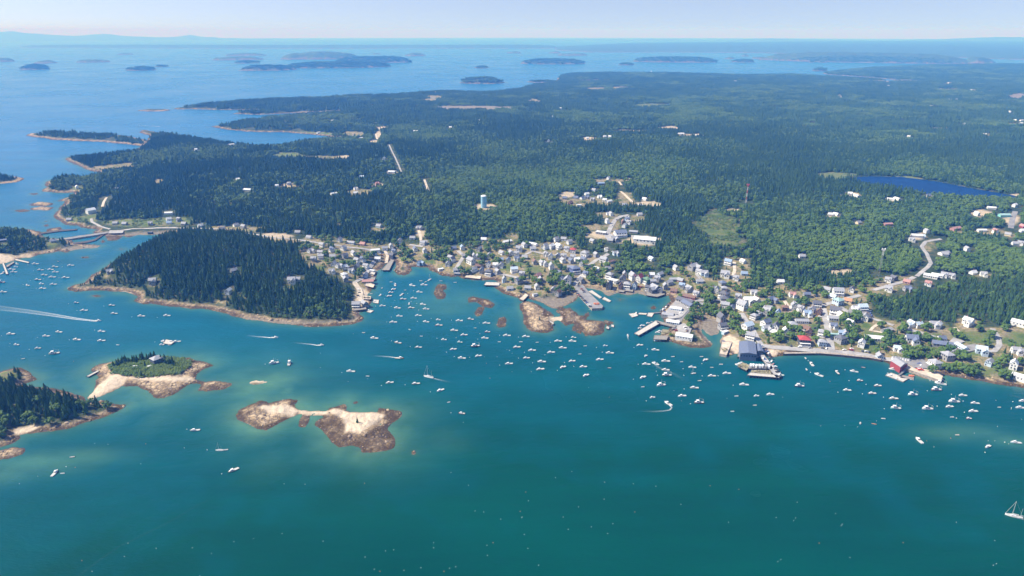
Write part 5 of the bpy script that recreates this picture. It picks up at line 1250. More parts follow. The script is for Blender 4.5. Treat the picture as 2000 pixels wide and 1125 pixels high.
# ------------------------------------------------------------------ boats
def hull_mesh(L, B, fb, bow, colour, deckcol='deck', transom=0.8):
    """stern to bow along +x; a fine entry, flared bow, flat run aft"""
    st = [(-.5, transom, 1.0), (-.25, 1.0, 1.0), (.05, 1.0, 1.04), (.25, .82, 1.12), (.38, .52, 1.25), (.46, .24, 1.4), (.5, .03, 1.5)]
    v = []; f = []
    for t, w, s in st:
        x = t * L; b = B / 2 * w; z = fb * (1 + (s - 1) * bow * 2)
        v += [(x - (0.02 * L if t > .3 else 0), b * .55, -0.35), (x, b * .88, 0.15), (x, b, z), (x, -b, z), (x, -b * .88, 0.15), (x - (0.02 * L if t > .3 else 0), -b * .55, -0.35)]
    n = len(st)
    for i in range(n - 1):
        for j in (0, 1, 3, 4):
            a = i * 6 + j; f.append((a, a + 1, a + 7, a + 6))
        a = i * 6; f.append((a + 5, a, a + 6, a + 11))
    f.append((0, 5, 4, 3, 2, 1)[::-1])
    me = bpy.data.meshes.new('hull'); me.from_pydata(v, [], f); me.materials.append(MH[colour])
    bm = bmesh.new(); bm.from_mesh(me); bmesh.ops.recalc_face_normals(bm, faces=bm.faces); bm.to_mesh(me); bm.free()
    # the deck, set a little below the rail
    dv = []; df = []
    for t, w, s in st:
        x = t * L * .985; b = B / 2 * w * .93; z = fb * (1 + (s - 1) * bow * 2) - 0.14
        dv += [(x, b, z), (x, -b, z)]
    for i in range(n - 1): df.append((2 * i, 2 * i + 1, 2 * i + 3, 2 * i + 2))
    dm = bpy.data.meshes.new('deck'); dm.from_pydata(dv, [], df); dm.materials.append(M[deckcol] if deckcol in M else MH[deckcol])
    return me, dm
def boat_parts(kind, col):
    if kind == 'L':                       # lobster boat: house forward, open aft
        L, B = 11.2, 3.5; h, d = hull_mesh(L, B, .85, .9, col)
        w = MB(); w.box((1.6, 0, 1.6), (2.0, 2.0, 1.5), 0, .9); w.box((1.4, 0, 2.4), (2.6, 2.1, .12)); w.box((3.3, 0, 1.5), (1.5, 1.8, .6), 0, .8)
        g = MB(); g.box((2.66, 0, 2.12), (.12, 1.9, .6)); g.box((1.6, 1.03, 2.1), (1.6, .1, .5)); g.box((1.6, -1.03, 2.1), (1.6, .1, .5)); g.box((.52, 0, 1.75), (.1, 1.7, 1.2))
        m_ = MB(); m_.tube((0.6, 0, 2.6), (0.5, 0, 4.4), .05); m_.tube((.55, -.5, 3.8), (.55, .5, 3.8), .04)
        return [('hull', h), ('deck', d), ('wheelhouse', w.mesh('wheelhouse', MH['w'])), ('windshield', g.mesh('windshield', M['glass'])), ('mast', m_.mesh('mast', M['alu']))]
    if kind == 'C':                       # small cabin boat
        L, B = 7.6, 2.7; h, d = hull_mesh(L, B, .85, .8, col)
        w = MB(); w.box((1.0, 0, 1.55), (2.0, 1.8, 1.5), 0, .85); w.box((2.3, 0, 1.2), (1.2, 1.5, .6), 0, .75)
        g = MB(); g.box((1.98, 0, 1.9), (.1, 1.5, .5))
        return [('hull', h), ('deck', d), ('wheelhouse', w.mesh('wheelhouse', MH['w'])), ('windshield', g.mesh('windshield', M['glass']))]
    if kind == 'K':                       # skiff with thwarts and outboard
        L, B = 4.8, 1.8; h, d = hull_mesh(L, B, .55, .6, col)
        w = MB()
        for x in (-1.2, 0, 1.1): w.box((x, 0, .45), (.3, 1.5, .08))
        m_ = MB(); m_.box((-2.5, 0, .6), (.35, .35, .8))
        return [('hull', h), ('deck', d), ('thwart', w.mesh('thwart', M['timber'])), ('outboard', m_.mesh('outboard', MH['k']))]
    if kind == 'T':                       # small trawler: house, mast, booms, gallows
        L, B = 13.0, 4.2; h, d = hull_mesh(L, B, 1.2, .9, col)
        w = MB(); w.box((2.0, 0, 2.9), (3.2, 3.0, 2.6), 0, .92); w.box((1.8, 0, 4.25), (3.6, 3.2, .15)); w.box((4.4, 0, 2.2), (1.8, 2.2, .8), 0, .8)
        g = MB(); g.box((3.55, 0, 3.5), (.12, 2.5, .8)); g.box((2.0, 1.46, 3.4), (2.2, .1, .7)); g.box((2.0, -1.46, 3.4), (2.2, .1, .7))
        m_ = MB(); m_.tube((0, 0, 1.3), (-.2, 0, 9.0), .13, .08); m_.tube((-.1, 0, 6.8), (-5.0, 0, 5.2), .09, .06); m_.tube((-5.6, -1.6, 1.3), (-5.6, -1.3, 4.8), .1); m_.tube((-5.6, 1.6, 1.3), (-5.6, 1.3, 4.8), .1); m_.tube((-5.6, -1.35, 4.7), (-5.6, 1.35, 4.7), .1)
        k = MB(); k.tube((-2.0, -.9, 1.9), (-2.0, .9, 1.9), .6, .6, 10)
        return [('hull', h), ('deck', d), ('wheelhouse', w.mesh('wheelhouse', MH['w'])), ('windshield', g.mesh('windshield', M['glass'])), ('mast', m_.mesh('mast', M['alu'])), ('winch', k.mesh('winch', M['steel']))]
    if kind in 'SY':                      # sloop / ketch
        L, B = (8.5, 2.7) if kind == 'S' else (14.5, 3.9)
        q = L / 14.5
        h, d = hull_mesh(L, B, 1.1 * q + .1, .7, col, transom=.6)
        w = MB(); w.box((.6 * q, 0, 1.5 * q), (4.6 * q, 2.0 * q, .7 * q + .2), 0, .85)
        g = MB(); g.box((.6 * q, 1.0 * q, 1.6 * q), (3.2 * q, .12, .25 * q)); g.box((.6 * q, -1.0 * q, 1.6 * q), (3.2 * q, .12, .25 * q))
        m_ = MB(); m_.tube((1.6 * q, 0, 1.0), (1.5 * q, 0, 17.5 * q), .14 * q + .04, .09 * q + .03, 8)
        parts = [('hull', h), ('deck', d), ('cabin', w.mesh('cabin', MH['w'])), ('cabin_window', g.mesh('cabin_window', M['glass'])), ('mast', m_.mesh('mast', M['alu']))]
        b_ = MB(); b_.tube((1.5 * q, 0, 2.9 * q), (-3.6 * q, 0, 3.0 * q), .1 * q + .03); b_.tube((1.3 * q, 0, 3.15 * q), (-3.3 * q, 0, 3.2 * q), .24 * q, .16 * q)
        parts.append(('boom', b_.mesh('boom', M['canvas'])))
        r_ = MB(); r_.tube((L * .49, 0, 1.8 * q), (1.55 * q, 0, 17.0 * q), .07 * q + .02); r_.tube((-L * .47, 0, 1.5 * q), (1.5 * q, 0, 17.2 * q), .03); r_.tube((1.5 * q, B * .48, 1.3 * q), (1.5 * q, 0, 15 * q), .03); r_.tube((1.5 * q, -B * .48, 1.3 * q), (1.5 * q, 0, 15 * q), .03)
        parts.append(('rigging', r_.mesh('rigging', M['alu'])))
        if kind == 'Y':
            z_ = MB(); z_.tube((-4.9, 0, 1.0), (-5.0, 0, 11.0), .13, .08, 8); z_.tube((-5.0, 0, 2.8), (-7.4, 0, 2.9), .09); z_.tube((-5.1, 0, 3.0), (-7.2, 0, 3.1), .18)
            parts.append(('mizzen_mast', z_.mesh('mizzen_mast', M['alu'])))
        return parts
BPH = {'L': 'lobster boat', 'C': 'small cabin boat', 'K': 'skiff', 'T': 'trawler with mast and booms', 'S': 'small sailing boat', 'Y': 'two-masted ketch'}
BNAME = {'L': 'lobster_boat', 'C': 'cabin_boat', 'K': 'skiff', 'T': 'trawler', 'S': 'sailing_boat', 'Y': 'ketch'}
# x y kind colour heading (degrees from +X, 180 = bow to the left)
BOATS = """6 571 Lw;149 592 Cc;164 607 Lw 10;218 597 Ld;223 613 Lg;276 618 Lw;326 617 Lw 0;21 653 Lw;115 649 Lw;90 657 Lw 5;150 664 Lw 175;198 648 Lw;198 666 Lw 8;32 674 Cw;74 681 Cy 15;106 691 Ty 200;45 701 Kw 30;230 674 Kw;114 511 Kd;138 519 Lw;107 522 Lt 10;79 528 Lg 10;99 527 Lw;108 532 Lw 8;86 538 Lt 10;102 542 Lw 12;128 543 Ll 10;74 547 Ld 8;81 555 Cw;104 556 Lw 10;54 558 Cy 160;83 564 Lw 185;2 552 Tr 0;6 534 Lw 80;27 532 Lw 8;23 527 Lw 10;31 522 Cw;33 516 Cw 150;69 516 Lw 5;25 497 Lw 20;39 497 Lw 15
764 551 Kw;772 557 Lw 95;746 563 Kw 70;805 558 Lw 150;768 566 Lb 50;763 572 Lc 35;760 579 Lg 40;743 577 Cw 60;785 576 Lw 60;819 571 Lw 170;787 585 Ld 15;808 583 Lw 0;799 594 Cw 90;747 598 Lw 15;776 602 Lw 170;803 602 Lg 12;826 595 Lw 160;832 604 Lw 175;780 618 Lw 178;817 617 Lw 5;768 630 Lw 8;832 629 Lw 165;856 625 Cw;857 636 Lr;897 627 Lw;919 624 Ld 170;950 632 Lw;887 646 Ly;906 655 Ll 15;952 649 Cr 5;867 664 Cw;898 669 Ct;947 661 Lw;990 656 Lw;885 683 Ll 25;928 677 Tk 20;902 700 Lw 175;934 696 Lw 30;994 711 Lw 10;731 661 Lw 170;777 670 Ln 165;817 679 Lg;685 726 Lw;718 735 Kw;761 748 Lw 20;812 750 Le 15;860 763 Lw 40;876 786 Kb 25;902 808 Cr 170;710 650 Kw;800 644 Kt 150;823 657 Kw;975 668 Kw 10;928 641 Kt;734 589 Lw 20;721 607 Cy;725 574 Kw
791 567 Kw 20;831 551 Kw 60;828 557 Lw 175;861 549 Kw;889 552 Kw;822 549 Kw;839 547 Sw 60;535 710 Tl 25;565 711 Tg 100
1027 658 Lw;1017 668 Kw;1049 669 Kw;1090 667 Lw;1120 660 Ct;1118 667 Lw;1009 679 Lg 20;1039 685 Lw 8;1076 689 Lw 15;1099 680 Lw 178;1143 676 Kw;1182 676 Cl;1191 690 Lw;1132 692 Kt;1028 700 Lg 15;1058 707 Lw 178;1117 706 Lw 20;1171 703 Lw 15;1099 718 Lw 40;1139 717 Lw 10;1055 722 Lw 20;1144 734 Lw 40;1190 719 Kr;1249 675 Lw 20;1280 684 Lw 172;1261 696 Cw 50;1262 712 Lw 178;1300 706 Lw 178;1314 697 Kw;1331 707 Kw;1377 704 Lw 40;1370 697 Kw;1408 712 Kw;1390 718 Ky;1352 718 Lw 175;1300 723 Lw 178;1302 734 Te 8;1291 753 Tw 15;1255 738 Lw 40;1255 756 Kw;1354 730 Sg 200;1366 744 Ky;1390 735 Ly;1419 730 Lw;1356 758 Ly 178;1332 774 Lw 12;1274 777 Cw 20;1365 787 Tn 5;1453 752 Lw 175;1477 774 Cw 15;1438 774 Kw;1474 792 Ky;1430 804 Kt;1504 771 Lw 8
1585 712 Lw 90;1575 722 Kw 90;1599 733 Lw 130;1635 728 Lk 92;1668 726 Lw 155;1686 718 Kr 160;1679 744 Cr;1561 755 Td 5;1654 763 Lt;1703 769 Lp;1714 754 Lp;1782 772 Tt 8;1828 762 Tp 185;1880 773 Lw;1745 779 Ly;1863 785 Tw 175;1904 788 Lw;1854 795 Lw 10;1749 798 Tt;1811 799 Tw 178;1900 804 Lw;1892 818 Cr;1859 815 Kw;1951 796 Kt;1998 784 Lw;1993 797 Lw;1725 818 Kw;1680 827 Kb 60;1837 750 Tw 150;1745 722 Lw 155;1573 700 Kw 90
1795 861 Lw 95;1869 850 Ky;1929 873 Lw 30;1984 865 Ll 170;141 893 Kg 15;107 925 Lw 92;122 925 Kw 10;429 880 Sw 0;441 879 Kw 15;456 919 Ly 45;381 841 Lg 10
321 668 Lw 165;316 674 Cw;336 668 Lw 20;331 674 Kw;345 668 Lw 20;1289 648 Lw 20;1284 650 Cw;1254 637 Lw 32;1265 632 Cw 32;1272 629 Kw 32;1262 648 Kw 30;1270 643 Cw 32;1276 639 Kw 32;1283 635 Kw 32;1252 653 Kw 30;1249 642 Cw 32;1167 604 Lw 5;1444 714 Lw 150;1450 711 Lw 160;1524 731 Lt 120;1741 735 Lw 155;1752 741 Cl 160;1736 730 Kw 150;1781 742 Kw 165;1234 615 Kw 30;1242 613 Cw 60;1182 583 Kw 150;1188 587 Kw 150;1166 576 Kw 130"""
MOVING = [(191, 627, 'L', 'w', -4), (536, 660, 'L', 'w', 0), (626, 675, 'L', 'w', 3), (780, 700, 'L', 'o', -5), (837, 737, 'Y', 'w', 155), (1226, 656, 'C', 'w', 88), (1305, 789, 'L', 'w', 125), (1280, 711, 'L', 'w', 140), (1980, 1009, 'Y', 'w', 155)]
BM = {}
def add_boat(px, py, kind, col, hd, tied=False):
    key = kind + col
    if key not in BM: BM[key] = boat_parts(kind, col)
    p = sea(px, py)
    o = empty(BNAME[kind], p, math.radians(hd))
    s = rnd.uniform(0.76, 0.90)
    if py < 560: s *= 1.1
    o.scale = (s, s, s)
    made = {}
    for n, me in BM[key]: made[n] = put(n, me, made['wheelhouse'] if n == 'windshield' else made['cabin'] if n == 'cabin_window' else o)
    tag(o, None, 'boat', 'boats in the harbour')
    return o, p
BL = []
for t in BOATS.replace('\n', ';').split(';'):
    c = t.split()
    px, py = float(c[0]), float(c[1]); kind, col = c[2][0], c[2][1]
    hd = float(c[3]) if len(c) > 3 else 182 + rnd.uniform(-10, 10)
    if len(c) > 3 and hd < 60 and rnd.random() < .0: hd += 180
    if len(c) > 3 and hd < 60: hd += 180          # bows to the wind, from the left
    o, p = add_boat(px, py, kind, col, hd)
    BL.append((px, py, kind, o, p, hd))
    reg(o, 'moored %s %s' % (CNAME[col], BPH[kind]) if kind != 'K' else '%s skiff' % CNAME[col], p, 'w')
MLAB = ['fast white boat drawing a long double white wake', 'white lobster boat under way past the headland rocks', 'white lobster boat under way with a short wake', 'orange-hulled lobster boat under way in mid harbour',
        'white ketch under way in mid harbour with bare masts', 'small white boat leaving the long pile dock', 'white lobster boat circling with a curved wake', 'white speedboat curving away from the moorings', 'large white ketch with two masts at the right edge']
for (px, py, k, c, hd), lb in zip(MOVING, MLAB):
    o, p = add_boat(px, py, k, c, hd)
    o['label'] = lb
    if py > 1000: o.scale = (.82, .82, .82)
# the kayak
kv = []; kf = []
for t, w in ((-1, .02), (-.6, .6), (0, 1), (.6, .6), (1, .02)):
    kv += [(t * 2.4, .34 * w, .1), (t * 2.4, 0, .34), (t * 2.4, -.34 * w, .1), (t * 2.4, 0, -.1)]
for i in range(4):
    for j in range(4): kf.append((i * 4 + j, i * 4 + (j + 1) % 4, i * 4 + 4 + (j + 1) % 4, i * 4 + 4 + j))
me = bpy.data.meshes.new('kayak'); me.from_pydata(kv, [], kf); me.materials.append(M['orangebuoy'])
o = put('kayak', me, None, sea(1707, 828)); o.rotation_euler = (0, 0, -.35); tag(o, 'orange kayak on open water below the red barn', 'kayak')

# ------------------------------------------------------------------ mooring balls and trap buoys
mb = MB()
def ball(r, n=8):
    v = []; f = []
    for i in range(1, 5):
        for j in range(n):
            a, b_ = math.pi * i / 5, 2 * math.pi * j / n
            v.append((r * math.sin(a) * math.cos(b_), r * math.sin(a) * math.sin(b_), r * math.cos(a)))
    v += [(0, 0, r), (0, 0, -r)]
    for i in range(3):
        for j in range(n): f.append((i * n + j, (i + 1) * n + j, (i + 1) * n + (j + 1) % n, i * n + (j + 1) % n))
    for j in range(n):
        f.append((len(v) - 2, j, (j + 1) % n)); f.append((len(v) - 1, 3 * n + (j + 1) % n, 3 * n + j))
    return v, f
def buoy_mesh(r, mat):
    v, f = ball(r); k = len(v)
    q = MB(); q.v = v; q.f = f; q.tube((0, 0, r * .8), (0, 0, r * 1.7), r * .12, r * .12, 5)
    return q.mesh('mooring_buoy', mat, False)
BU, BU2, BU3 = buoy_mesh(.42, M['buoy']), buoy_mesh(.30, M['orangebuoy']), buoy_mesh(.24, M['buoy'])
for i, (px, py, kind, o, p, hd) in enumerate(BL):
    if kind in 'K' or (i * 3) % 4 == 0 or not (px < 700 or px > 720): continue
    if 1230 < px < 1300 and py < 668 or 1440 < px < 1530 and py < 740 and py > 690 or px < 50 and py < 540 or 1725 < px < 1790 and py < 745: continue
    a = math.radians(hd + rnd.uniform(-25, 25)); d = rnd.uniform(9, 12)
    b_ = put('mooring_buoy', BU, None, (p.x + d * math.cos(a), p.y + d * math.sin(a), p.z))
    tag(b_, None, 'buoy', 'mooring balls in the harbour'); reg(b_, 'round white mooring ball', b_.location, 'w')
TRAPB = """710 651;690 652;800 645;626 718;718 740;1020 1010;1027 961;1085 933;1117 921;1181 942;1237 945;1281 950;1443 956;1423 1020;1155 1029;1197 1023;1019 1011;1024 1044;1016 999;881 923;915 948;928 998;945 1000;978 1014;963 1060;951 1065;952 1085;847 1060;847 1070;731 1112;742 1116;769 1074;753 1076;713 1088;789 1114;822 1109;867 1116;878 1110;890 1107;631 1057;596 946;551 1042;1387 949;
1516 1011;1554 1012;1550 1017;1645 1024;1643 1027;1600 1061;1525 1093;1519 1097;1660 1089;1557 981;1632 1003;1764 1060;1943 1056;1946 1101;1940 1104;1868 1020;1824 873;1857 856;1866 850;1903 846;1930 861;1943 861;1970 867;1810 861;1712 822;1650 831;1675 834;1603 832;1529 776;1621 745;1945 782;1948 833;1995 819;1975 799;185 866;285 867;211 868;360 875;275 906;74 930;38 945;147 913;457 1058;495 1052;250 1061;305 1071;243 1087;160 1095;180 1116;413 1081;390 1125;376 1070;555 945;712 944;1032 978;
1187 1042;1110 1034;1031 1071;1052 1104;1240 1000;1330 985;1180 975;1130 990;1100 1010;905 825;957 739;990 683;1000 690;971 697;946 697;1150 757;950 710;1000 726;1420 778;1331 783;1283 719;1316 763;1190 776;570 706;626 690;680 745;505 745;41 694;144 706;69 662;18 677"""
for j, t in enumerate(TRAPB.replace('\n', '').split(';')):
    px, py = (float(v) for v in t.split())
    b_ = put('trap_buoy', BU3 if j % 6 else BU2, None, sea(px, py))
    tag(b_, None, 'buoy', 'trap buoys on the open water'); reg(b_, 'tiny white trap buoy' if j % 6 else 'tiny orange trap buoy', b_.location, 'w')

# ------------------------------------------------------------------ wakes
wm = bpy.data.materials.new('wake_foam'); wm.use_nodes = True
nt = wm.node_tree; b = nt.nodes['Principled BSDF']; b.inputs['Base Color'].default_value = (.82, .86, .88, 1); b.inputs['Roughness'].default_value = .8
fo = attrn(nt, 'foam'); nz = noise(nt, 0.7, 3, .7)
al = maths(nt, 'MULTIPLY', fo, maths(nt, 'ADD', maths(nt, 'MULTIPLY', maths(nt, 'SUBTRACT', nz, .5), 2.2), .9), True)
nt.links.new(al, b.inputs['Alpha'])
def wake(label, s, w0, w1, f0, f1, double=False):
    pts = [sea(*q) for q in P_(s)]
    out = []
    for a, c in zip(pts[:-1], pts[1:]):
        n = max(int((c - a).length / 3), 1); out += [a.lerp(c, k / n) for k in range(n)]
    out.append(pts[-1]); n = len(out)
    lanes = (-1, -.7, -.45, 0, .45, .7, 1)
    v = []; f = []; fa = []
    for i, p in enumerate(out):
        t = i / (n - 1); d = out[min(i + 1, n - 1)] - out[max(i - 1, 0)]; d.z = 0; d.normalize(); nr = Vector((-d.y, d.x, 0))
        w = w0 + (w1 - w0) * t; k = f0 + (f1 - f0) * t ** .7
        for q in lanes:
            c = p + nr * w * .5 * q; v.append((c.x, c.y, p.z + 0.12))
            e = {1: 0.0, .7: 1.0, .45: .55, 0: .3 if double else 1.0}[abs(q)]
            if not double and abs(q) == .45: e = .8
            if not double and abs(q) == .7: e = .35
            fa.append(k * (e * min(1, (0.25 + t * 4)) if False else k * 0 + e))
        if i:
            c = len(v) - 14
            for j in range(6): f.append((c + j, c + j + 1, c + j + 8, c + j + 7))
    me = bpy.data.meshes.new('wake_foam'); me.from_pydata(v, [], f); me.materials.append(wm)
    attr(me, 'foam', [a * (f0 + (f1 - f0) * ((i // 7) / (n - 1)) ** .7) for i, a in enumerate(fa)])
    o = put('wake_foam', me); tag(o, label, 'wake', kind='stuff')
wake('long white double wake of the fast boat', "190,627.5 150,623 100,615 50,608 0,602 -60,594", 3.5, 20, .95, .2, True)
wake('short wake of the boat off the headland', "531,660 515,658.5 500,657.5 480,655", 2.2, 5, 1.1, .1)
wake('short wake of the boat in the narrows', "621,675 610,673 590,671 570,669", 2.2, 5, 1.0, .05)
wake('short wake of the orange-hulled boat', "775,699 760,697 745,696 725,695", 2.2, 5, 1.0, .05)
wake('thin wake of the ketch', "842,738.5 850,740 862,743 880,747", 1.6, 5, .8, .05)
wake('curved wake of the speedboat', "1277,708 1281,714 1290,720 1303,725 1318,731 1332,740 1345,750", 2.0, 6, .6, .04, True)
wake('curved wake of the circling boat', "1308,792 1312,796 1308,801 1295,803 1275,804 1250,803", 2.0, 5, .8, .05)
wake('tiny wake of the boat leaving the dock', "1226,658 1226.5,661 1228,666", 1.2, 3, .8, .1)
wake('thin wake of the offshore ketch', "1986,1011 1995,1014 2010,1018 2030,1022", 1.6, 4, .5, .05)
wake('thin old wake line across the foreground', "410,976 380,990 345,1012 300,1035 260,1055 235,1066 200,1090 160,1120 120,1145", .8, 1.6, .14, .12)
wake('far wake off the north point', "312,247.5 290,246 270,244.5 240,243", 6, 16, .8, .05)
# ------------------------------------------------------------------ parked vehicles
def car_mesh(k):
    mb = MB()
    if k == 'car':
        mb.box((0, 0, .62), (4.5, 1.8, .62), 0, .96); mb.box((-.2, 0, 1.16), (2.5, 1.6, .5), 0, .8)
    elif k == 'pickup':
        mb.box((0, 0, .75), (5.5, 1.95, .7), 0, .97); mb.box((.5, 0, 1.4), (1.9, 1.75, .62), 0, .82); mb.box((-1.75, .9, 1.15), (1.9, .1, .25)); mb.box((-1.75, -.9, 1.15), (1.9, .1, .25))
    else:
        mb.box((-1.0, 0, 1.9), (5.2, 2.3, 2.6)); mb.box((2.6, 0, 1.45), (1.8, 2.1, 1.7), 0, .9)
    return mb
def glass_mesh(k):
    g = MB()
    if k == 'car': g.box((-.2, 0, 1.17), (2.34, 1.62, .34), 0, .86)
    elif k == 'pickup': g.box((.5, 0, 1.42), (1.95, 1.68, .38), 0, .88)
    else: g.box((3.2, 0, 1.7), (.75, 1.9, .6), 0, .9)
    return g.mesh('window', M['glass'])
def wheel_mesh():
    w = MB(); w.tube((0, -.12, 0), (0, .12, 0), .36, .36, 10); return w.mesh('wheel', M['rubber'])
VCAT = {'car': 'car', 'pickup': 'pickup truck', 'lorry': 'truck'}
CARS = """1128 574 d;1131 577 r;1134 580 k;1137 583 d;1141 587 k;1143 589 d;1146 592 c;1149 595 w;1151 597 w;1153 599 d;1130 559 d;1136 565 r;1139 568 n;1141 571 d;1126 569 d;1494 681 d;1496 684 n;1499 688 c;1501 691 w;1503 694 d;1505 697 k;1488 676 w;1491 700 w;1494 703 c;1497 706 w;1500 709 g;1503 701 d;1507 706 w;1510 712 p;1513 717 w p;1516 722 d p;1519 727 k p;1522 732 w p
1466 716 w l;1471 716 w l;1477 717 w l;1483 717 w l;1489 717 w l;1495 718 g l;1501 718 w l;1473 671 w;1475 673 d;1662 684 r p;1663 682 w;1649 684 w;1684 686 d;1692 687 w;1697 688 d;1562 678 w;1545 676 d;1582 680 g;1607 681 d;1614 681 w;1696 604 d;1698 608 w;1700 612 c;1702 616 c;1703 620 d;1340 641 d;1341 644 w;1338 640 w;1342 647 n;1321 646 r;1316 643 g;1323 616 d;1318 621 g;1316 624 k;1330 612 w;1345 602 w;1348 601 d;1297 604 w;1301 600 w;1304 597 d;1294 607 w;1299 610 c;1292 608 g
1251 561 r;1255 561 n;1247 560 r;1435 592 d;1446 600 w;1454 676 w;1413 668 c;1030 545 d;1022 546 r;1026 547 d;1795 711 c p;1798 714 w;1610 594 k;1600 600 w;1583 621 w;1601 619 w;1576 622 g;1592 641 d;1625 603 w;1838 667 w;1842 665 w;1783 690 d;1872 682 w;756 496 w;746 499 r;739 502 r;1197 492 w;1228 424 w;1205 430 d;1196 441 w;1168 533 g;1160 537 w;1128 549 d;1133 546 w;1124 553 w;700 566 w;702 572 d;699 578 k;704 590 w;716 586 d;1050 545 w;966 536 w;985 540 d;1008 544 w"""
GM = {}
for t in CARS.replace('\n', ';').split(';'):
    c = t.split(); px, py = float(c[0]), float(c[1]); col = c[2]; k = {'p': 'pickup', 'l': 'lorry'}.get(c[3] if len(c) > 3 else '', 'car')
    on = None
    if 1124 < px < 1156 and 556 < py < 602: on = 3.08
    elif 1462 < px < 1530 and 692 < py < 736 and (px > 1488 or py > 713): on = 2.9
    p = sea(px, py, on) if on else at(px, py, 0.5)
    if not on: p.z = max(p.z, 1.0) + 0.62
    o = empty('pickup_truck' if k == 'pickup' else 'box_truck' if k == 'lorry' else 'parked_car', p, (0.15 if on == 3.08 else 1.2 if k == 'lorry' else rnd.choice([.1, .9, -.6, 0])) + rnd.uniform(-.1, .1))
    key = (k, col)
    put('body', cached(('car', key), lambda: car_mesh(k).mesh('body', MH[col])), o)
    put('window', cached(('cg', k), lambda: glass_mesh(k)), o)
    wx = 1.4 if k == 'car' else 1.75
    for sx in (-1, 1):
        for sy in (-1, 1): put('wheel', cached('wheel', wheel_mesh), o, (wx * sx, .85 * sy, .36))
    tag(o, None, VCAT[k], 'vehicles parked in the town'); reg(o, '%s parked %s' % (CNAME[col], VCAT[k]), p, 'l')

# ------------------------------------------------------------------ the trees that stand singly
TREES = """1395 607;1385 614;1402 619;1412 614;1380 604;1393 617;1407 606;1374 609;1352 612;1423 612;1427 622;1407 618;1440 625;1432 622;1467 618;1474 612;1482 606;1490 600;1496 604;1487 613;1478 618;1500 596;1470 610;1494 609;1503 618;1509 612;1527 622;1533 628;1521 626;1539 622;1380 577;1385 584;1392 590;1376 586;1384 592;1388 572;1370 583;1425 598;1430 596;1378 596
1655 652;1662 658;1666 648;1671 664;1658 663;1665 655;1661 622;1672 620;1680 625;1668 628;1650 625;1645 630;1556 598;1565 592;1572 590;1552 617;1556 622;1045 553;1052 556;1058 550;1040 549;1073 555;1080 559;1086 553;1092 567;1102 571;1110 566;1118 569;1098 560;1106 575;1088 572;1150 548;1158 550;1166 552;1172 556;1178 559;1155 556;1146 530;1158 524;1160 532;1175 520;1182 532;1185 524;1150 536;1790 662;1800 665;1812 667;1822 669;1832 671;1806 660;1795 670;1738 664;1744 668;1730 670;1725 680;1733 658;1757 668;1763 674;1768 690;1775 696;1779 688;1785 699;1770 702;1764 686;1840 690;1848 684;1856 688;1870 698;1877 702;1882 694;1866 690;1836 696;1884 704;1862 702
870 505;860 498;875 515;866 512;852 500;880 498;910 512;915 505;938 505;945 512;940 520;962 505;970 510;964 516;975 515;1000 520;900 530;908 533;915 535;905 537;990 500;988 490;1000 485;995 480;1030 480;700 502;712 500;720 505;730 500;714 510;690 520;680 522;670 520;705 535;712 532;700 541;694 545;640 497;660 500;650 512;618 490;640 480;635 500;1030 520;1022 512;1033 535;1020 552;1000 552;1090 545;1082 540;1115 545;1060 515;1130 515;1142 520;1135 497;780 500;795 503;786 492;802 498;790 482;775 480;770 475
1497 655;1504 648;1512 662;1522 660;1520 668;1500 670;1534 640;1540 646;1552 645;1560 650;1566 662;1545 662;1592 668;1598 645;1615 660;1640 635;1655 640;1700 672;1712 692;1690 668;1720 640;1765 645;1760 650;1812 640;1808 646;1870 660;1880 664;1860 655;1930 668;1936 660;1925 676;1970 700;1963 706;1955 712;1945 716;1990 712;1908 721;1948 726;1962 690;1975 680;1820 728;1855 726;1880 728;1890 732;1900 735;1870 722;1845 722;1960 740;1975 742;1430 640;1438 636;1445 655;1452 658;1440 648;1360 602;1366 620;1372 625;1352 625;1347 640"""
LONE_T = []
for t in TREES.replace('\n', ';').split(';'):
    px, py = (float(v) for v in t.split())
    p = at(px, py)
    LONE_T.append((p.x, p.y, p.z - .3, rnd.uniform(7.5, 12)))
def lone(name, crown, trunk, x, y, z, w, h, label, group):
    o = empty(name, (x, y, z), rnd.uniform(0, 6.28)); o.scale = (w, w, h)
    put('crown', crown, o); put('trunk', trunk, o)
    tag(o, label, 'tree', group)
for x, y, z, h in LONE_T:
    dark = rnd.random() < .18
    if dark: lone('spruce_tree', rnd.choice(SPR), TR_S, x, y, z, h * 1.0, h * 1.25, 'dark pointed spruce standing between the houses of the town', 'spruces between the houses')
    else: lone('broadleaf_tree', rnd.choice(BRO), TR_B, x, y, z, h * 1.15, h, 'round green broadleaf tree standing between the houses of the town', 'broadleaf trees between the houses')
ISL = {[i for i, l in enumerate(LANDW) if l[0] == n][0]: n for n in ('lower_left', 'house_islet')}
for x, y, z, h, w, ow in LONE_S:
    n = ISL.get(ow)
    lab = {'lower_left': ('dark pointed spruce in the wood of the lower left island', 'spruces of the lower left island'), 'house_islet': ('dark pointed spruce on the islet with the cottage', 'spruces of the cottage islet')}.get(n, ('dark pointed spruce in the front rows of the shoreside wood', 'spruces along the shore'))
    lone('spruce_tree', rnd.choice(SPR), TR_S, x, y, z, w, h, *lab)
for x, y, z, h, w, ow in LONE_B:
    lone('broadleaf_tree', rnd.choice(BRO), TR_B, x, y, z, w, h, 'rounded leafy tree on one of the small islands at lower left', 'leafy trees of the small islands')
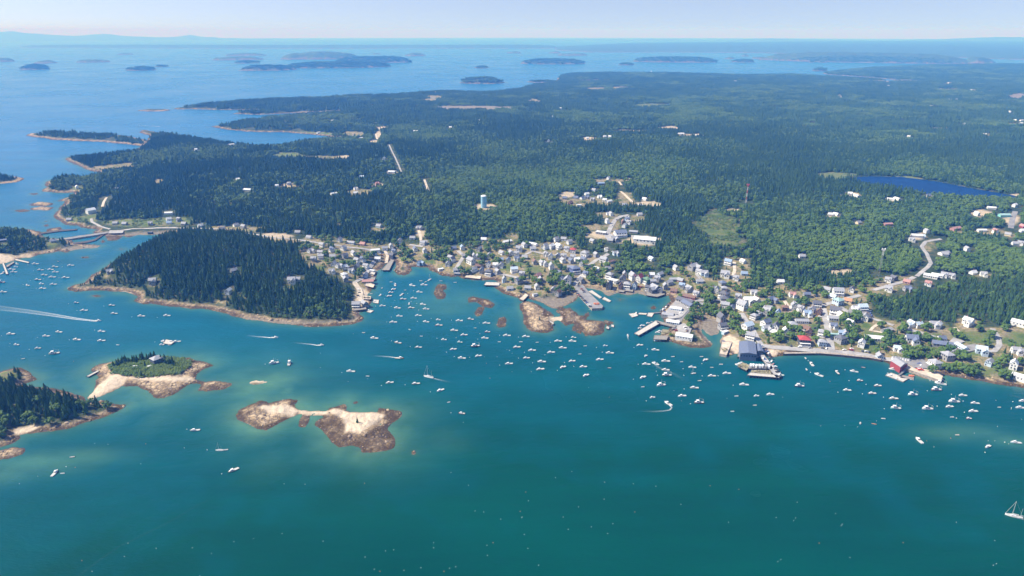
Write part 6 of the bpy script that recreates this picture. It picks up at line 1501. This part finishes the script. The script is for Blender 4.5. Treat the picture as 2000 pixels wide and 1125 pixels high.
for px, py, h, lb in [(698, 826, 7, 'single small spruce on the sandbar islet'), (1054, 625, 6, 'single small spruce on the western granite islet'), (340, 716, 8, 'lone round spruce on the meadow of the cottage islet'),
                      (297, 703, 11, 'tall spruce behind the islet cottage, highest of its clump'), (303, 702, 12, 'tall spruce beside the islet cottage roof'), (288, 704, 10, 'spruce left of the islet cottage'), (268, 706, 10, 'dark spruce left of the islet clump'),
                      (260, 708, 10, 'spruce at the left end of the islet ridge'), (252, 710, 9, 'spruce nearest the islet beach on the ridge'), (222, 716, 8, 'dark low spruce at the west end of the islet'), (277, 736, 9, 'dark spruce at the south edge of the islet scrub'), (284, 716, 8, 'spruce below the islet cottage'), (322, 703, 9, 'spruce right of the islet cottage'), (275, 705, 10, 'spruce in the middle of the islet clump')]:
    p = at(px, py); lone('spruce_tree', rnd.choice(SPR), TR_S, p.x, p.y, p.z - .3, h * 1.1, h, lb, 'spruces of the cottage islet')

isp = random.Random(5)
for _ in range(26):
    px = isp.uniform(226, 338); py = 716 - 14 * (1 - abs(px - 290) / 75) * isp.uniform(.6, 1.1) + isp.uniform(-1, 2)
    p = at(px, py); h = isp.uniform(7, 12); lone('spruce_tree', isp.choice(SPR), TR_S, p.x, p.y, p.z - .3, h * 1.05, h, 'dark pointed spruce on the islet with the cottage', 'spruces of the cottage islet')
# ------------------------------------------------------------------ the water tower and the masts
p = at(945, 405)
o = empty('water_tower', p); R_ = 5.6; Ht = 23.0
mb = MB(); mb.tube((0, 0, -2), (0, 0, Ht), R_, R_, 32)
for z in (4.5, 9.5, 14.5, 19.5): mb.tube((0, 0, z), (0, 0, z + .25), R_ + .06, R_ + .06, 32)
mb.build('tank', M['tank'], o)
mb = MB()
prev = None
for i, (r, z) in enumerate(((R_ + .25, Ht), (R_ * .8, Ht + 1.1), (R_ * .45, Ht + 1.9), (.5, Ht + 2.3))):
    if prev: mb.tube((0, 0, prev[1]), (0, 0, z), prev[0], r, 32, caps=(i == 3))
    prev = (r, z)
mb.build('roof', M['whitepaint'], o)
mb = MB(); mb.tube((R_ * -.6, -R_ * .85, 0), (R_ * -.6, -R_ * .85, Ht), .12); mb.tube((R_ * -.6 + .6, -R_ * .85, 0), (R_ * -.6 + .6, -R_ * .85, Ht), .12); mb.build('ladder', M['steel'], o)
mb = MB()
for i in range(16):
    a = i * math.pi / 8; mb.tube((R_ * math.cos(a), R_ * math.sin(a), Ht), (R_ * math.cos(a), R_ * math.sin(a), Ht + 1.2), .06, .06, 4)
mb.build('railing', M['whitepaint'], o)
tag(o, 'pale blue cylindrical water tower rising out of the spruce wood', 'water tower')
def mast(px, py, h, cols, name, label):
    p = at(px, py); o = empty(name, p); n = len(cols); w = 1.1
    for i, c in enumerate(cols):
        mb = MB(); z0, z1 = h * i / n, h * (i + 1) / n
        cs = [(math.cos(a) * w, math.sin(a) * w) for a in (0.5, 2.6, 4.7)]
        for x, y in cs: mb.tube((x, y, z0), (x, y, z1), .2, .2, 5)
        k = 3
        for q in range(k):
            za, zb = z0 + (z1 - z0) * q / k, z0 + (z1 - z0) * (q + 1) / k
            for j in range(3):
                a, b = cs[j], cs[(j + 1) % 3]; mb.tube((*a, za), (*b, zb), .11, .11, 4)
        mb.build('lattice', M[c], o)
    mb = MB()
    for a in (0.3, 2.4, 4.5): mb.box((2.4 * math.cos(a), 2.4 * math.sin(a), h - 1.5), (.9, 1.6, 3.2), a)
    mb.build('antenna_panel', M[cols[-1]], o)
    tag(o, label, 'mast')
mast(1457, 396, 40, ['whitepaint', 'redpaint', 'whitepaint', 'redpaint', 'whitepaint', 'redpaint'], 'radio_mast', 'red and white banded lattice mast above the right woods')
mast(1716, 540, 44, ['steel', 'steel', 'steel', 'whitepaint'], 'radio_mast', 'grey lattice mast with white antennas above the town woods')
# fuel tanks behind the red barn: upright white tanks in a row
def tank_mesh():
    q = MB(); q.tube((0, 0, -.5), (0, 0, 3.6), 1.7, 1.7, 16); return q.mesh('tank', MH['w'])
def tank_top():
    q = MB(); q.tube((0, 0, 3.6), (0, 0, 4.3), 1.75, .3, 16); q.tube((.6, 0, 4.0), (.6, 0, 4.7), .2, .2, 6); return q.mesh('lid', M['steel'])
for i, (px, py) in enumerate([(1744, 702), (1749, 702), (1754, 703), (1759, 704), (1764, 705), (1769, 706), (1774, 707)]):
    p = at(px, py); o = empty('storage_tank', p)
    put('tank', cached('tank', tank_mesh), o); put('lid', cached('tanktop', tank_top), o)
    tag(o, None, 'tank', 'white tanks behind the red barn'); reg(o, 'upright white storage tank in a row', p, 'l')
# heaps of gear on the wharves
def heap(name, px, py, z, w, d, h, mat, label, cat):
    p = sea(px, py, z); q = MB(); r = random.Random(int(px))
    for i in range(26): q.box((r.uniform(-w, w) / 2, r.uniform(-d, d) / 2, r.uniform(.2, h)), (r.uniform(.9, 1.4), r.uniform(.7, 1.1), r.uniform(.5, .8)), r.uniform(0, 3))
    o = q.build(name, M[mat]); o.location = p; tag(o, label, cat)
heap('gear_heap', 1165, 594, 3.1, 7, 5, 1.6, 'orangetrap', 'orange heap of buoys and gear at the end of the landing pier', 'fishing gear')
heap('trap_heap', 1449, 716, 2.5, 9, 6, 2.0, 'trap', 'heap of lobster traps on the left end of the trap wharf', 'fishing gear')
heap('trap_heap', 1487, 726, 1.3, 20, 4, 1.2, 'trap', 'brown spread of traps on the low float between the wharf arms', 'fishing gear')
heap('trap_heap', 1302, 651, .7, 9, 6, 1.6, 'trap', 'heap of traps on the float beside the asphalt lot', 'fishing gear')
heap('trap_heap', 1780, 735, 0.7, 6, 3, 1.2, 'orangetrap', 'orange gear on the float below the barn', 'fishing gear')
heap('trap_heap', 716, 582, 2.7, 8, 4, 1.8, 'trap', 'dark heap of traps on the headland gravel wharf', 'fishing gear')
heap('trap_heap', 1416, 684, 2.9, 7, 9, 1.2, 'trap', 'scattered traps on the square sandy wharf', 'fishing gear')
heap('trap_heap', 1280, 572, 2.5, 10, 4, 1.5, 'trap', 'traps on the dark wharf under the fish houses', 'fishing gear')
heap('trap_heap', 1796, 722, 3.1, 6, 5, 1.6, 'redpaint', 'red and white gear beside the shed on the stone wharf', 'fishing gear')

# ------------------------------------------------------------------ boulders along the shores
def rock_mesh(seed):
    r = random.Random(seed); v, f = ball(1.0, 7); v = [tuple(c * r.uniform(.7, 1.2) for c in q) for q in v]
    q = MB(); q.v = v; q.f = f
    return q.mesh('boulder', M['boulder'])
m, nt, b, N, L = nodes_of('boulder_granite')
oi = N.new('ShaderNodeObjectInfo')
L.new(mixc(nt, noise(nt, .9, 3), ramp(nt, oi.outputs['Random'], [(0, (.07, .048, .028)), (.4, (.23, .16, .095)), (.75, (.46, .34, .21)), (1, (.66, .54, .38))]), (.18, .125, .075)), b.inputs['Base Color']); b.inputs['Roughness'].default_value = .9
M['boulder'] = m
lib2 = bpy.data.collections.new('boulder_shapes')
for i in range(4):
    q = bpy.data.objects.new('rock_%d' % i, rock_mesh(i)); lib2.objects.link(q)
ng2 = ng.copy()
for n in ng2.nodes:
    if n.bl_idname == 'GeometryNodeCollectionInfo': n.inputs['Collection'].default_value = lib2
X, Y = grid(480, 1500, 2.9)
sd = look(SD, X, Y); rk = near(ROCKW, X, Y); sa = look(SAND, X, Y); mu = look(MUD, X, Y)
k = (sd > .3) & (sd < np.minimum(rk + 2, 30)) & (sdist(X, Y, vegp, 30) < -2) & (sa < .25) & (rng.random(len(X)) < np.where(mu > .3, .05, np.where(rk > 30, .26, .55) * np.clip(1.25 - sd / (rk + 2), .12, 1)))
X, Y, sd = X[k], Y[k], sd[k]
n = len(X); s = rng.gamma(2.0, .30, n).clip(.25, 2.2)
Z = look(ZL, X, Y) - KE * (X * X + Y * Y) - s * .1
o = planting('shore_boulders', X, Y, Z, rng.integers(0, 4, n), np.stack([s * rng.uniform(.8, 1.5, n), s * rng.uniform(.8, 1.4, n), s * rng.uniform(.5, .9, n)], -1))
o.modifiers[0].node_group = ng2
# pale granite slabs: big rounded humps on the bare islets
# ------------------------------------------------------------------ far hills
def ridge(name, prof, rng_m, depth):
    v = []; f = []
    xs = np.arange(prof[0][0], prof[-1][0] + 1, 8.0)
    tops = np.interp(xs, [p[0] for p in prof], [p[1] for p in prof]) + fbm(xs / 22, xs * 0, 5, 3) * 2.2
    for i, (px, py) in enumerate(zip(xs, tops)):
        dx, dy, dz = ray(px, py); dh = math.hypot(dx, dy); ux, uy = dx / dh, dy / dh
        zt = H + rng_m * dz / dh
        for r, z in ((rng_m - depth, -KE * (rng_m - depth) ** 2 - 5), (rng_m - depth * .45, (zt + KE * rng_m ** 2) * .55 - KE * rng_m ** 2 + 20 * float(vnoise(np.array([px / 13]), np.array([1.0]), 3)[0])), (rng_m, zt), (rng_m + depth, -KE * (rng_m + depth) ** 2 - 5)):
            v.append((ux * r, uy * r, z))
        if i:
            c = len(v) - 8
            for j in range(3): f.append((c + j, c + j + 1, c + j + 5, c + j + 4)[::-1])
    me = bpy.data.meshes.new(name); me.from_pydata(v, [], f); me.materials.append(M['hill']); me.update()
    for q in me.polygons: q.use_smooth = True
    tag(put(name, me), kind='structure')
m, nt, b, N, L = nodes_of('far_hill_woods')
L.new(ramp(nt, noise(nt, .0015, 3), [(.35, (.030, .055, .030)), (.65, (.055, .085, .040))]), b.inputs['Base Color']); b.inputs['Roughness'].default_value = .95
M['hill'] = m
ridge('hills', [(-150, 58), (0, 62), (25, 61), (60, 65), (120, 69), (150, 70), (180, 67), (205, 66), (240, 70), (300, 73), (350, 71), (370, 69), (400, 72), (470, 75), (560, 76), (650, 77), (760, 78)], 42000, 4500)
ridge('hills', [(650, 79), (800, 79), (950, 78), (1100, 77), (1200, 77), (1300, 76), (1400, 78), (1500, 74.5), (1560, 76), (1650, 78), (1750, 79), (1850, 76), (1920, 73), (2000, 72), (2150, 74)], 36000, 4500)

settle_labels({'w': WATER_MARKS, 'l': LAND_MARKS})
# ------------------------------------------------------------------ the summer haze: one closed box of thin air
mb = MB(); mb.box((0, 37500, 5.5), (172000, 91000, 889))       # from under the lowest sea to just over the camera
hz = bpy.data.materials.new('haze_air'); hz.use_nodes = True
hn = hz.node_tree; hn.nodes.remove(hn.nodes['Principled BSDF'])
pv = hn.nodes.new('ShaderNodeVolumePrincipled')
pv.inputs['Color'].default_value = (0.07, 0.31, 1.0, 1)
pv.inputs['Density'].default_value = 0.00015
pv.inputs['Anisotropy'].default_value = 0.0
pv.inputs['Absorption Color'].default_value = (0.965, 0.93, 1, 1)   # it scatters, blue most, and takes next to nothing away
hn.links.new(pv.outputs[0], hn.nodes['Material Output'].inputs['Volume'])
haze = mb.build('haze', hz); tag(haze, kind='stuff')
